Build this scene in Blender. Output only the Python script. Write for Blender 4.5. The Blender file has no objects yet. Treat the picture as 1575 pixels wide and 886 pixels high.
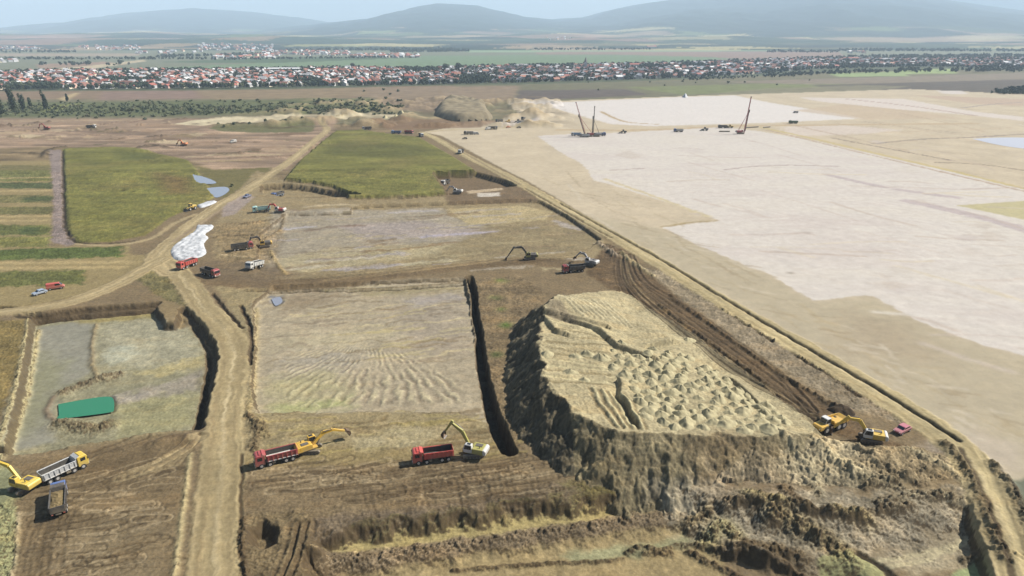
import bpy, bmesh, math, random
import numpy as np
from mathutils import Vector, Matrix

# ------------------------------------------------------------------ scene, camera
scene = bpy.context.scene
COL = scene.collection
rng = random.Random(11)
nrng = np.random.default_rng(5)
H = 80.0                       # drone height above the plain, metres
F = 1050.0                     # focal length in photo pixels (photo 1575 x 886)
PITCH = math.atan((443 - 50) / F)
SP, CP = math.sin(PITCH), math.cos(PITCH)

cam_d = bpy.data.cameras.new("camera")
cam = bpy.data.objects.new("camera", cam_d)
COL.objects.link(cam)
cam.location = (0, 0, H)
cam.rotation_euler = (math.pi / 2 - PITCH, 0, 0)
cam_d.sensor_width = 36.0
cam_d.lens = 36.0 * F / 1575.0
cam_d.clip_start = 0.5
cam_d.clip_end = 60000
scene.camera = cam

EXPOSURE = 0.9
SUN_EL, SUN_AZ = 43.0, 15.0    # azimuth measured from +X (right) towards +Y (away)
SUN_STR, SKY_STR = 5.0, 0.055
HAZE_D = 1 / 10000.0; HAZE_COL = (.65, .82, .99); HAZE_G = 0.0
FACT = 1.97

def lin(c):
    c = np.asarray(c, float) / 255.0
    return np.where(c <= 0.04045, c / 12.92, ((c + 0.055) / 1.055) ** 2.4)
def A(r, g, b):
    c = lin((r, g, b)); l = c @ np.array([.2126, .7152, .0722]); c = l + (c - l) * 1.09
    return np.clip(c / FACT, 0.004, 0.62)

def unproject(px, py, z=0.0):
    u = (px - 787.5) / F; v = (443.0 - py) / F
    dy = CP + v * SP; dz = v * CP - SP
    t = (z - H) / dz
    return u * t, dy * t
def PW(pts, h=0.0):
    return np.array([unproject(p[0], p[1], p[2] if len(p) > 2 else h) for p in pts])

# ------------------------------------------------------------------ noise
_perm = nrng.permutation(65536).astype(np.int64)
_ang = nrng.random(65536) * 2 * np.pi
_gx, _gy = np.cos(_ang).astype(np.float32), np.sin(_ang).astype(np.float32)
def gnoise(x, y, seed=0):
    xi = np.floor(x).astype(np.int64); yi = np.floor(y).astype(np.int64)
    fx = (x - xi).astype(np.float32); fy = (y - yi).astype(np.float32)
    ux = fx * fx * fx * (fx * (fx * 6 - 15) + 10); uy = fy * fy * fy * (fy * (fy * 6 - 15) + 10)
    def g(ix, iy, dx, dy):
        k = _perm[(_perm[(ix + seed * 131) & 65535] + iy) & 65535]
        return _gx[k] * dx + _gy[k] * dy
    a = g(xi, yi, fx, fy); b = g(xi + 1, yi, fx - 1, fy)
    c = g(xi, yi + 1, fx, fy - 1); d = g(xi + 1, yi + 1, fx - 1, fy - 1)
    return ((a + (b - a) * ux) * (1 - uy) + (c + (d - c) * ux) * uy) * 1.5
def fbm(x, y, wl, octs=4, seed=0, gain=0.5):
    o = np.zeros(len(x), np.float32); amp = 1.0; tot = 0
    for k in range(octs):
        s = 2.03 ** k / wl; th = 0.6 * k
        o += amp * gnoise((x * math.cos(th) - y * math.sin(th)) * s, (x * math.sin(th) + y * math.cos(th)) * s, seed + k)
        tot += amp; amp *= gain
    return o / tot * 1.4
def sstep(a, b, x):
    t = np.clip((x - a) / (b - a), 0, 1)
    return t * t * (3 - 2 * t)

# ------------------------------------------------------------------ distances
def seg_dist(P, x, y, closed):
    """distance, signed side, arc length and nearest-segment parameter along polyline P"""
    n = len(P)
    best = np.full(len(x), 1e18); side = np.zeros(len(x)); arc = np.zeros(len(x)); idx = np.zeros(len(x))
    s0 = 0.0
    for i in range(n if closed else n - 1):
        a = P[i]; b = P[(i + 1) % n]; d = b - a; L2 = d @ d + 1e-12; L = math.sqrt(L2)
        t = np.clip(((x - a[0]) * d[0] + (y - a[1]) * d[1]) / L2, 0, 1)
        qx = x - (a[0] + t * d[0]); qy = y - (a[1] + t * d[1])
        dd = qx * qx + qy * qy
        m = dd < best
        best[m] = dd[m]
        side[m] = np.sign(d[0] * qy - d[1] * qx)[m]
        arc[m] = (s0 + t * L)[m]; idx[m] = (i + t)[m]
        s0 += L
    return np.sqrt(best), side, arc, idx
def inside(P, x, y):
    c = np.zeros(len(x), bool); n = len(P)
    for i in range(n):
        a = P[i]; b = P[(i + 1) % n]
        if a[1] == b[1]: continue
        m = ((a[1] > y) != (b[1] > y)) & (x < (b[0] - a[0]) * (y - a[1]) / (b[1] - a[1]) + a[0])
        c ^= m
    return c
def smooth_line(P, sub=4):
    """Catmull-Rom through the points (any column count)"""
    P = np.asarray(P, float); out = []
    for i in range(len(P) - 1):
        p0 = P[max(i - 1, 0)]; p1 = P[i]; p2 = P[i + 1]; p3 = P[min(i + 2, len(P) - 1)]
        for k in range(sub):
            t = k / sub
            out.append(0.5 * (2 * p1 + (p2 - p0) * t + (2 * p0 - 5 * p1 + 4 * p2 - p3) * t * t + (3 * p1 - p0 - 3 * p2 + p3) * t ** 3))
    out.append(P[-1])
    return np.array(out)

# ------------------------------------------------------------------ ground lattice (finer near the drone, coarser far off)
cols = np.concatenate([np.arange(-900, -100, 20.0), np.arange(-100, 1676, 1.35), np.arange(1680, 2500, 20.0)])
U = (cols - 787.5) / F
rows_py = np.concatenate([np.arange(1500, 952, -14.0), np.arange(950, 72.5, -1.02)])
rv = (443 - rows_py) / F
rows_Y = H * (CP + rv * SP) / (SP - rv * CP)
far = np.exp(np.linspace(math.log(rows_Y[-1]), math.log(21000), 240))[1:]
rows_Y = np.concatenate([rows_Y, far])
m_ = -H / rows_Y
rv = (SP + m_ * CP) / (CP - m_ * SP)
rows_T = H / (SP - rv * CP)
NR, NC = len(rows_Y), len(cols)
X = (rows_T[:, None] * U[None, :]).ravel()
Y = np.repeat(rows_Y, NC)
N = len(X)
Z = np.zeros(N)
C = np.zeros((N, 3))
RG = np.zeros(N, np.int16)
ROUGH = np.full(N, 0.04)
REGS = ["ground", "haul_road", "dirt_track", "sand_platform", "grass_field", "excavation_floor", "spoil_mound", "plain", "hills"]
near = np.nonzero(Y < 900)[0]
W1 = np.zeros(N, np.float32); W2 = np.zeros(N, np.float32); W3 = np.zeros(N, np.float32); W4 = np.zeros(N, np.float32)
W1[near] = fbm(X[near], Y[near], 4.0, 4, 1); W2[near] = fbm(X[near], Y[near], 4.0, 4, 9)
W3 = fbm(X, Y, 26.0, 4, 21); W4 = fbm(X, Y, 26.0, 4, 33)

def sub(P, margin):
    lo = P.min(0) - margin; hi = P.max(0) + margin
    return np.nonzero((X > lo[0]) & (X < hi[0]) & (Y > lo[1]) & (Y < hi[1]))[0]
def sdist(P, idx, warp=0.0, warp2=0.0):
    x = X[idx] + warp * W1[idx] + warp2 * W3[idx]; y = Y[idx] + warp * W2[idx] + warp2 * W4[idx]
    d, *_ = seg_dist(P, x, y, True)
    return np.where(inside(P, x, y), -d, d)
def fill(poly, col, h=0.0, soft=0.6, w=1.0, warp=0.6, warp2=0.0, region=None, rough=None, mod=None):
    if h < -1 and region is None and h > -2.7: soft, warp, w = soft * 1.7, warp * 1.9, w * .88; col = np.asarray(col) * .76 + .24 * float(np.asarray(col) @ np.array([.2126, .7152, .0722])) * np.array([1.08, 1.0, .9])
    P = PW(poly, h); idx = sub(P, soft + warp * 1.5 + warp2 * 1.5)
    s = sdist(P, idx, warp, warp2)
    a = w * (1 - sstep(-soft, soft, s))
    if mod is not None: a = a * mod[idx]
    C[idx] += a[:, None] * (np.asarray(col) - C[idx])
    if region is not None: RG[idx[s < 0]] = REGS.index(region)
    if rough is not None: ROUGH[idx] += a * (rough - ROUGH[idx])
    return idx, s
def line(pts, width, col, h=0.0, soft=0.4, w=1.0, warp=0.5, dz=0.0, rough=None, region=None, sm=4, mod=None):
    """a painted and/or raised strip along a polyline; width is the half width in metres (number or per-point list)"""
    P = smooth_line(PW(pts, h), sm)
    hw = width if np.isscalar(width) else None
    mx = width if np.isscalar(width) else max(width)
    idx = sub(P, mx + soft + warp * 1.5)
    x = X[idx] + warp * W1[idx]; y = Y[idx] + warp * W2[idx]
    d, side, arc, it = seg_dist(P, x, y, False)
    if hw is None: hw = np.interp(it / sm, np.arange(len(width)), width)
    a = (1 - sstep(hw - soft, hw + soft, d))
    if dz: Z[idx] += dz * a
    ac = a * w
    if mod is not None: ac = ac * mod[idx]
    if col is not None: C[idx] += ac[:, None] * (np.asarray(col) - C[idx])
    if region is not None: RG[idx[d < hw]] = REGS.index(region)
    if rough is not None: ROUGH[idx] += a * (rough - ROUGH[idx])
    return idx, d, side, arc, a
def lower(poly, floor, h=None, run=1.5, warp=0.5):
    P = PW(poly, floor if h is None else h); idx = sub(P, 3)
    s = sdist(P, idx, warp)
    if callable(run): run = run(idx)
    a = np.clip((-s + 0.2) / run, 0, 1)
    a = a * a * (3 - 2 * a)
    Z[idx] = Z[idx] * (1 - a) + floor * a
    return idx, s, a
def ruts(pts, h=0.0, gauge=1.9, depth=0.14, col=None, w=0.5, rw=0.35):
    P = smooth_line(PW(pts, h), 4); idx = sub(P, gauge + 1.5)
    d, side, arc, it = seg_dist(P, X[idx] + 0.12 * W1[idx], Y[idx] + 0.12 * W2[idx], False)
    g = np.exp(-((d - gauge / 2) / rw) ** 2)
    Z[idx] -= depth * g
    Z[idx] += depth * 0.6 * np.exp(-((d - gauge / 2 - rw * 2) / rw) ** 2)
    if col is not None: C[idx] += (w * g)[:, None] * (np.asarray(col) - C[idx])
# ================================================================== colours of the land
BROWN = A(138, 121, 94); DARK = A(92, 78, 58); MID = A(150, 134, 102); PALE = A(178, 164, 128)
GREYMUD = A(168, 157, 136); YEL = A(178, 166, 104); ROAD = A(176, 159, 122); ROADL = A(196, 181, 146)
SPOIL = A(166, 152, 112); SPOILD = A(128, 114, 80); PINK = A(160, 138, 116); GREEN = A(124, 121, 70)
SANDW = A(223, 214, 203); SAND = A(208, 193, 167); SANDG = A(190, 178, 152)
CLOD = np.zeros(N)
C[:] = BROWN
RG[:] = 0
C[:] *= (1 + 0.10 * W3)[:, None]
# ---- far plain: fields behind and around the village
fl = Y > 640
RG[fl] = REGS.index("plain")
C[fl] = A(128, 122, 96)
def far_fill(poly, col, soft=6, warp2=4, w=1.0, region=None, **k):
    return fill(poly, col, soft=soft, warp=0, warp2=warp2, w=w, region=region, **k)
far_fill([(-900, 74), (2500, 74), (2500, 100), (-900, 112)], A(134, 136, 114), soft=15)
far_fill([(-900, 132), (700, 132), (680, 150), (-900, 158)], A(146, 126, 104))
far_fill([(160, 141), (300, 139), (310, 152), (150, 154)], A(148, 126, 112))
far_fill([(300, 139), (480, 137), (590, 134), (620, 142), (500, 151), (330, 153)], A(150, 132, 106))
far_fill([(90, 152), (115, 143), (122, 143), (102, 155)], A(200, 180, 140), warp2=0)
far_fill([(-900, 158), (150, 157), (330, 154), (600, 152), (600, 172), (420, 177), (-900, 186)], A(108, 112, 78))
far_fill([(60, 163), (130, 158), (120, 168), (70, 172)], A(150, 152, 92), w=.6)
far_fill([(560, 135), (820, 132), (1000, 128), (790, 156), (680, 172), (590, 172)], A(150, 132, 110))
far_fill([(800, 131), (1575, 112), (2500, 100), (2500, 140), (1400, 137), (1050, 149), (790, 157)], A(122, 118, 92))
far_fill([(800, 139), (960, 137), (1000, 146), (790, 156)], A(108, 98, 90))
far_fill([(960, 134), (1250, 127), (1350, 131), (1050, 146)], A(132, 138, 92), w=.8)
far_fill([(1100, 126), (1575, 112), (2500, 106), (2500, 118), (1575, 124), (1250, 130)], A(150, 136, 120), w=.8)
far_fill([(1250, 131), (1575, 122), (2500, 118), (2500, 142), (1575, 146), (1400, 138), (1300, 142)], A(98, 88, 82), w=.8)
far_fill([(1180, 136), (1330, 131), (1400, 133), (1330, 141), (1050, 148)], A(140, 134, 108), w=.8)
# village ground and the lighter clearings at its right end
far_fill([(-300, 141), (100, 140), (300, 139), (450, 137), (650, 132), (800, 130), (950, 126), (1050, 122), (1150, 118), (1250, 112), (1400, 108), (1575, 108), (1900, 106), (1900, 84), (1575, 86), (1320, 90), (1200, 93), (1000, 101), (780, 104), (650, 109), (500, 107), (300, 111), (120, 111), (-300, 114)], A(98, 104, 80))
far_fill([(1270, 113), (1380, 110), (1400, 117), (1290, 118)], A(160, 175, 125)); far_fill([(1380, 107), (1470, 106), (1470, 113), (1385, 114)], A(165, 180, 125))
# big green field and its neighbours
far_fill([(150, 108), (330, 100), (420, 96), (560, 91), (650, 86), (900, 84), (1050, 86), (1120, 90), (1000, 99), (800, 102), (660, 107), (500, 105), (300, 110)], A(128, 146, 114), warp2=0)
far_fill([(700, 76), (1150, 75), (1200, 78), (900, 81), (720, 80)], A(154, 172, 138), warp2=0)
far_fill([(820, 80), (1290, 79), (1300, 89), (1180, 93), (1100, 88), (950, 84), (830, 84)], A(158, 136, 122), warp2=0)
far_fill([(55, 99), (160, 95), (200, 99), (120, 103), (60, 105)], A(168, 144, 124), warp2=0)
far_fill([(-20, 115), (0, 110), (120, 103), (220, 92), (226, 94), (140, 106), (40, 113)], A(206, 190, 160), warp2=0)
far_fill([(-300, 82), (100, 82), (215, 82), (215, 86), (0, 87), (-300, 88)], A(176, 160, 140), warp2=0)
far_fill([(230, 96), (330, 92), (420, 88), (640, 88), (560, 92), (420, 97)], A(96, 112, 84), warp2=0)
# ---- left of the site: tilled, stripped ground
fill([(-900, 184), (150, 182), (300, 182), (520, 178), (520, 190), (500, 215), (440, 262), (330, 262), (300, 250), (205, 226), (95, 226), (-900, 250)], PINK, soft=3, warp=1, warp2=3)
ra = np.nonzero((Y > 380) & (Y < 640) & (X < -90))[0]
stripe = fbm(X[ra] * 0.14 + 40, Y[ra] * 1.0, 11.0, 4, 55, .62)
sel = (RG[ra] == 0)
C[ra[sel]] *= np.exp(0.75 * stripe[sel] + .3 * W3[ra[sel]])[:, None]
Z[ra[sel]] += 1.1 * np.maximum(stripe[sel], 0)
for y0, x0, x1, c_ in ((187, -60, 270, A(196, 176, 142)), (195, -60, 90, A(188, 168, 132)), (213, -60, 120, A(190, 168, 140)), (231, 230, 440, A(182, 162, 134)), (241, 290, 430, A(190, 172, 140)), (249, 300, 400, A(188, 168, 132)), (220, 250, 450, A(166, 140, 118)), (204, 60, 330, A(120, 96, 78)), (226, 215, 300, A(92, 78, 62)), (237, 280, 400, A(104, 88, 70)), (245, 300, 420, A(100, 84, 66)), (210, 0, 140, A(110, 92, 74)), (252, -20, 75, A(96, 84, 62))):
    line([(x0, y0 + rng.uniform(-1, 1)), ((x0 + x1) / 2, y0 - 1.5), (x1, y0 - 3)], rng.uniform(1.2, 2.6), c_, soft=1.5, warp=2, w=.8)
for i in range(70):
    x_ = rng.uniform(-40, 470); y_ = rng.uniform(186, 250)
    if y_ > 224 and x_ < 205: continue
    l = rng.uniform(10, 70)
    line([(x_, y_), (x_ + l * .5, y_ + rng.uniform(-1, 1)), (x_ + l, y_ - l * rng.uniform(-.02, .1))], rng.uniform(.5, 2.0), A(*rng.choice([(84, 68, 54), (104, 88, 70), (196, 174, 144), (178, 152, 124), (120, 92, 72), (96, 92, 62)])), soft=1.0, warp=2.5, w=rng.uniform(.4, .9), dz=rng.uniform(-.4, .8))
fill([(265, 191), (300, 185), (350, 180), (430, 178), (520, 175), (640, 177), (600, 183), (500, 187), (400, 189), (320, 194)], A(214, 200, 168), soft=1.5, warp=1.5)
fill([(320, 197), (360, 190), (470, 186), (485, 192), (480, 203), (400, 205), (340, 203)], A(112, 112, 76), soft=2, warp=3, w=.9)
# ---- the two unstripped green fields (ground not yet dug: half a metre above the rest)
G1 = [(97, 229), (130, 227), (175, 226), (210, 228), (250, 238), (288, 246), (300, 258), (318, 282), (338, 300), (300, 318), (262, 334), (225, 362), (170, 372), (122, 373), (104, 360), (99, 300)]
G2 = [(516, 203), (560, 202), (600, 208), (645, 213), (690, 238), (735, 266), (700, 267), (668, 268), (678, 283), (692, 300), (620, 306), (535, 306), (528, 297), (510, 289), (480, 283), (436, 279), (460, 250), (495, 220)]
for g, hh in ((G1, .5), (G2, 1.6)):
    idx, s = fill(g, GREEN, soft=.8, warp=1.0, region="grass_field", rough=.10)
    Z[idx] += hh * sstep(0, 1.6, -s)
    k = idx[s < 0]
    gn = fbm(X[k] * .4, Y[k], 14, 4, 71); g2 = fbm(X[k], Y[k], 45, 3, 75)
    C[k] += (np.clip(gn, 0, 1) * .9)[:, None] * (A(148, 146, 84) - C[k])
    C[k] += (np.clip(-gn, 0, 1) * .8)[:, None] * (A(94, 94, 56) - C[k])
    C[k] += (np.clip(g2, 0, 1) * .7)[:, None] * (A(146, 132, 86) - C[k])
fill([(180, 232), (250, 240), (240, 250), (180, 248)], A(92, 96, 56), soft=6, w=.6, warp=2)
fill([(240, 268), (290, 275), (292, 298), (255, 300)], A(126, 102, 70), soft=7, w=.7, warp=2)
fill([(520, 222), (640, 226), (690, 243), (560, 246), (490, 240)], A(94, 94, 56), soft=8, w=.6, warp=2)
for p in ((203, 296), (519, 277), (188, 294)):
    x0, y0 = unproject(*p); idx = np.nonzero((abs(X - x0) < 4) & (abs(Y - y0) < 4))[0]
    Z[idx] -= .9 * np.exp(-((X[idx] - x0) ** 2 + (Y[idx] - y0) ** 2) / 2.5)
    C[idx] += (np.exp(-((X[idx] - x0) ** 2 + (Y[idx] - y0) ** 2) / 3.0) * .8)[:, None] * (A(60, 56, 40) - C[idx])
# ground right of field one towards the road
fill([(300, 256), (330, 262), (420, 258), (396, 276), (345, 305), (330, 300)], A(122, 114, 76), soft=2, warp=2)
# far-left strip fields
fill([(-300, 250), (78, 247), (82, 372), (70, 380), (200, 376), (200, 392), (240, 392), (190, 428), (120, 455), (0, 482), (-300, 500)], A(158, 142, 104), soft=1.5, warp=1.5)
for a_, b_, c_, w_ in (((254, 262, -300, 78), 0, A(122, 116, 80), .8), ((262, 279, -300, 78), 0, A(116, 118, 74), .9), ((281, 290, -300, 80), 0, A(80, 92, 60), .9), ((300, 312, -300, 78), 0, A(108, 108, 70), .7), ((302, 309, 36, 78), 0, A(78, 90, 58), .8), ((318, 330, -300, 80), 0, A(104, 104, 66), .8),
                       ((346, 362, -300, 78), 0, A(102, 108, 64), .9), ((350, 360, 28, 60), 0, A(76, 88, 56), .8), ((364, 380, -300, 76), 0, A(122, 122, 72), .9), ((386, 402, -300, 190), -7, A(94, 104, 60), 1), ((420, 443, -300, 130), -5, A(102, 106, 62), .9)):
    t0, t1, xa, xb = a_
    fill([(xa, t0 + 2), ((xa + xb) / 2, t0), (xb, t0 + b_), (xb, t1 + b_), ((xa + xb) / 2, t1), (xa, t1 + 2)], c_, soft=1.2, warp=2.2, w=w_, rough=.16)
for yy, xa, xb in ((275, -60, 78), (295, -60, 80), (334, -60, 80), (341, -60, 70), (405, -60, 210), (413, -60, 190)):
    line([(xa, yy), ((xa + xb) / 2, yy - 1), (xb, yy - 2)], 1.6, A(192, 172, 128), soft=1.2, warp=1.6, w=.75)
fill([(76, 232), (94, 230), (97, 300), (100, 350), (118, 375), (100, 378), (80, 372), (82, 300)], A(150, 136, 128), soft=.8, warp=1.0, rough=.15)
line([(96, 232), (98, 300), (101, 352), (118, 372), (160, 374), (205, 371)], 0.6, A(78, 66, 52), soft=.5, warp=.8, dz=-.6)
line([(118, 375), (170, 377), (230, 368), (265, 345), (300, 330)], 1.2, A(182, 164, 128), soft=.8, warp=1)
# ---- working floor between the fields and the middle track
fill([(395, 262), (440, 279), (500, 288), (532, 308), (690, 302), (800, 284), (900, 345), (960, 392), (800, 404), (600, 430), (400, 440), (330, 430), (330, 345), (360, 300)], A(158, 142, 110), soft=1.5, warp=1.5, rough=.06)
fill([(668, 267), (735, 267), (800, 285), (830, 308), (690, 312)], A(128, 110, 86), soft=1, warp=1)
fill([(715, 288), (765, 284), (775, 292), (720, 298)], A(200, 180, 150), soft=.8, warp=1)
fill([(734, 297), (768, 296), (770, 302), (735, 303)], A(210, 200, 185), soft=.6, warp=.6)
fill([(420, 327), (548, 322), (680, 318), (690, 330), (720, 340), (770, 352), (700, 374), (560, 384), (430, 420), (410, 420), (400, 360)], GREYMUD, soft=2, warp=2, warp2=3, h=-.8, region="excavation_floor")
fill([(430, 395), (520, 378), (700, 372), (740, 380), (600, 400), (500, 412), (430, 418)], A(178, 166, 134), soft=2.5, warp=2, w=.9, h=-.8)
fill([(520, 345), (640, 338), (760, 352), (730, 360), (560, 366)], A(172, 160, 152), soft=3, warp=3, w=.8, h=-.8)
fill([(690, 318), (800, 312), (850, 322), (840, 334), (720, 342)], A(186, 170, 132), soft=1, warp=1)
fill([(740, 345), (880, 340), (930, 372), (800, 396), (640, 405)], A(150, 136, 106), soft=3, warp=2, w=.8)
for i in range(75):
    x_, y_ = rng.uniform(410, 860), rng.uniform(322, 420); l = rng.uniform(20, 120)
    line([(x_, y_), (x_ + l * .5, y_ - l * .03 + rng.uniform(-2, 2)), (x_ + l, y_ - l * .07)], rng.uniform(.3, 1.3), A(*rng.choice([(198, 188, 170), (132, 114, 92), (186, 172, 136), (146, 128, 104), (176, 168, 164)])), h=-.8, soft=.8, warp=2.2, w=rng.uniform(.4, .85), dz=rng.uniform(-.12, .15))
for p0, p1, c_, w_ in (((470, 352), (560, 344), A(130, 112, 96), 1.5), ((560, 384), (700, 370), A(140, 116, 86), 1.2), ((650, 362), (760, 354), A(186, 178, 186), 1.2), ((440, 350), (480, 346), A(196, 190, 192), 1.3), ((470, 300), (500, 303), A(196, 186, 180), 1.5), ((470, 320), (545, 317), A(200, 184, 152), 1.3), ((445, 412), (500, 405), A(200, 190, 166), 1.4), ((620, 404), (700, 398), A(190, 180, 150), 1.6), ((600, 326), (670, 322), A(190, 182, 176), 2.0), ((855, 338), (890, 350), A(186, 176, 166), 2)):
    line([p0, ((p0[0] + p1[0]) / 2, (p0[1] + p1[1]) / 2 + rng.uniform(-2, 2)), p1], w_, c_, h=-.6, soft=1.2, warp=2.2, w=.8)
# cut banks facing the drone (dark lines): everything in front is dug lower
lower([(540, 321), (600, 318), (690, 315), (800, 310), (830, 312), (872, 335), (925, 372), (905, 388), (800, 396), (700, 407), (600, 419), (500, 427), (420, 428), (395, 420), (398, 365), (440, 332), (540, 329)], -1.3, run=.9)
lower([(436, 290), (480, 294), (528, 304), (560, 311), (436, 311), (400, 303), (402, 292)], -2.8, run=1.7, warp=.7)
lower([(668, 274), (735, 272), (775, 283), (800, 293), (696, 303), (680, 290)], -2.8, run=1.7, warp=.7)
# ---- sand platform
PLAT = [(780, 158), (1050, 148), (1400, 137), (1575, 145), (2500, 190), (2500, 1300), (1720, 886), (1600, 790), (1540, 735), (1500, 690), (1420, 640), (1345, 592), (1210, 515), (1105, 452), (1005, 390), (905, 333), (810, 278), (765, 255), (715, 228), (680, 209), (650, 203), (700, 195), (760, 186), (800, 180)]
idx, s = fill(PLAT, SAND, soft=1.0, warp=.8, region="sand_platform", rough=.015)
k = idx[s < 0]; C[k] *= (1 + .10 * W3[k] + .06 * W4[k])[:, None]
fill([(905, 333), (1020, 352), (1190, 425), (1255, 462), (1340, 455), (1480, 520), (1575, 548), (1800, 640), (1720, 886), (1540, 735), (1345, 592), (1105, 452)], SANDG, soft=6, warp=3, w=.85)
fill([(1300, 480), (1400, 500), (1450, 560), (1300, 545)], A(180, 165, 140), soft=9, warp=4, w=.8)
fill([(1410, 690), (1500, 660), (1575, 690), (1575, 730), (1480, 700)], A(204, 190, 172), soft=3, warp=2, w=.6)
WH = [(826, 209), (880, 206), (960, 204), (1100, 194), (1170, 202), (1250, 216), (1400, 250), (1575, 290), (2500, 520), (2500, 1000), (1600, 556), (1575, 548), (1480, 520), (1400, 488), (1345, 456), (1320, 455), (1252, 463), (1190, 425), (1075, 378), (1018, 349), (1065, 343), (1103, 338), (1040, 316), (1000, 303), (940, 284), (912, 277), (905, 262), (895, 252), (858, 232)]
idx, s = fill(WH, SANDW, soft=.7, warp=1.2, w=1)
k = idx[s < 0]; stre = fbm(X[k] * .25, Y[k], 22, 4, 91)
C[k] += (np.clip(stre, 0, 1) * .5)[:, None] * (A(206, 192, 184) - C[k]); C[k] += (np.clip(-stre, 0, 1) * .45)[:, None] * (A(224, 214, 196) - C[k])
fill([(797, 161), (850, 158), (1050, 149), (1130, 147), (1185, 158), (1260, 170), (1330, 182), (1180, 189), (1000, 194), (940, 191), (900, 180), (850, 166)], A(230, 222, 214), soft=3, warp=3)
fill([(780, 186), (830, 184), (830, 194), (770, 198)], A(228, 216, 204), soft=2, warp=2, w=.8)
fill([(1230, 150), (1390, 152), (1500, 172), (1575, 180), (1575, 186), (1480, 176), (1380, 168), (1260, 156)], A(226, 214, 204), soft=3, warp=4, w=.85)
fill([(1440, 139), (1480, 140), (1490, 145), (1450, 144)], A(224, 214, 206), soft=3, warp=2, w=.85)
fill([(1200, 195), (1290, 192), (1390, 200), (1330, 206), (1220, 210)], A(222, 208, 196), soft=4, warp=5, w=.7)
fill([(1300, 160), (1400, 170), (1480, 182), (1330, 184), (1220, 170)], A(204, 184, 158), soft=4, warp=4, w=.7)
fill([(1400, 146), (1800, 160), (1800, 172), (1500, 160)], A(196, 172, 152), soft=4, warp=4, w=.7)
fill([(1470, 316), (1575, 309), (1700, 306), (1700, 350), (1575, 338), (1510, 324)], A(200, 190, 150), soft=1, warp=1)
for pts, w_, c_ in (([(1170, 196), (1250, 213), (1330, 232), (1460, 262), (1575, 290), (1800, 340)], 2.0, A(214, 196, 140)), ([(1180, 200), (1300, 229), (1460, 267), (1600, 300)], 1.0, A(186, 160, 134)),
                    ([(1280, 212), (1310, 218), (1390, 233), (1465, 247)], 1.1, A(140, 120, 108)), ([(1345, 221), (1420, 214), (1500, 211), (1600, 205), (1800, 196)], 1.6, A(150, 134, 124)), ([(1440, 250), (1510, 253), (1600, 266)], 1.2, A(146, 126, 108)),
                    ([(1115, 261), (1160, 256), (1220, 254), (1290, 256)], 1.0, A(184, 168, 162)), ([(860, 200), (1000, 200), (1100, 195), (1200, 193), (1500, 190)], 4.0, A(206, 184, 150)), ([(925, 172), (960, 187), (1010, 191)], 2.0, A(196, 172, 130)),
                    ([(1020, 349), (1060, 343), (1103, 339)], 1.0, A(178, 158, 116)), ([(1300, 152), (1400, 163), (1500, 178)], 2.2, A(190, 168, 150)), ([(1480, 166), (1575, 157), (1800, 150)], 2, A(178, 164, 156)), ([(940, 262), (990, 259)], .8, A(186, 168, 160)), ([(1270, 268), (1360, 288), (1470, 304)], 2.5, A(206, 192, 188)), ([(1400, 310), (1500, 332), (1600, 360)], 4, A(208, 194, 190)), ([(930, 275), (1000, 300), (1090, 333)], 1.2, A(222, 206, 166))):
    line(pts, w_ * 1.1, tuple(np.asarray(c_) * .9), soft=1.2, warp=1.5, w=.9, rough=.02)
x0, y0 = unproject(1216, 420)
idx = np.nonzero((abs(X - x0) < 8) & (abs(Y - y0) < 8))[0]
C[idx] += (.75 * np.exp(-(((X[idx] - x0) / 1.4) ** 2 + ((Y[idx] - y0) / 1.2) ** 2)))[:, None] * (A(150, 140, 124) - C[idx])
# tan shoulder with pale drag marks
for i in range(110):
    t = rng.random(); bx = 770 + 700 * t; by = 262 + 400 * t; o = rng.uniform(12, 100)
    x_, y_ = bx + o, by - o * .12
    line([(x_, y_), (x_ + rng.uniform(14, 60), y_ + rng.uniform(3, 26))], rng.uniform(.2, .9), A(*rng.choice([(212, 200, 178), (186, 170, 138), (170, 154, 126)])), soft=.6, warp=1.2, w=.5, sm=2)
# ---- left pit with wet floor
P1 = [(52, 500), (120, 490), (238, 482), (246, 498), (262, 500), (284, 496), (300, 512), (318, 545), (314, 590), (305, 630), (302, 668), (240, 676), (150, 690), (60, 705), (-60, 712), (-60, 690), (8, 690), (30, 600)]
fill(P1, A(156, 150, 122), h=-2.4, soft=1, warp=.7, region="excavation_floor", rough=.07)
fill([(62, 503), (140, 492), (142, 560), (136, 575), (90, 600), (80, 640), (85, 680), (10, 695), (0, 690), (30, 600)], A(155, 152, 134), h=-2.4, soft=.8, warp=.6, rough=.015)
fill([(62, 540), (100, 560), (90, 600), (60, 660), (20, 680), (36, 600)], A(150, 148, 106), h=-2.4, soft=2.5, warp=1.5, w=.8, rough=.015)
fill([(155, 500), (240, 492), (290, 505), (310, 540), (300, 560), (230, 568), (160, 560)], A(176, 170, 138), h=-2.4, soft=2, warp=1.5, w=.9)
fill([(160, 538), (205, 528), (220, 545), (170, 560)], A(188, 190, 164), h=-2.4, soft=1.5, warp=1.5, w=.9)
fill([(200, 575), (280, 555), (318, 545), (316, 560), (250, 578)], A(190, 174, 112), h=-2.4, soft=1, warp=1.5, w=.8)
fill([(175, 610), (250, 592), (312, 570), (308, 600), (240, 612), (200, 622)], A(168, 156, 140), h=-2.4, soft=1, warp=1.5, w=.8)
fill([(175, 622), (300, 600), (302, 650), (240, 668), (180, 676)], A(166, 160, 108), h=-2.4, soft=1.5, warp=1.5, w=.8)
fill([(105, 493), (235, 478), (240, 486), (150, 497)], A(166, 150, 84), h=-2.2, soft=.8, warp=.8)
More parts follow.
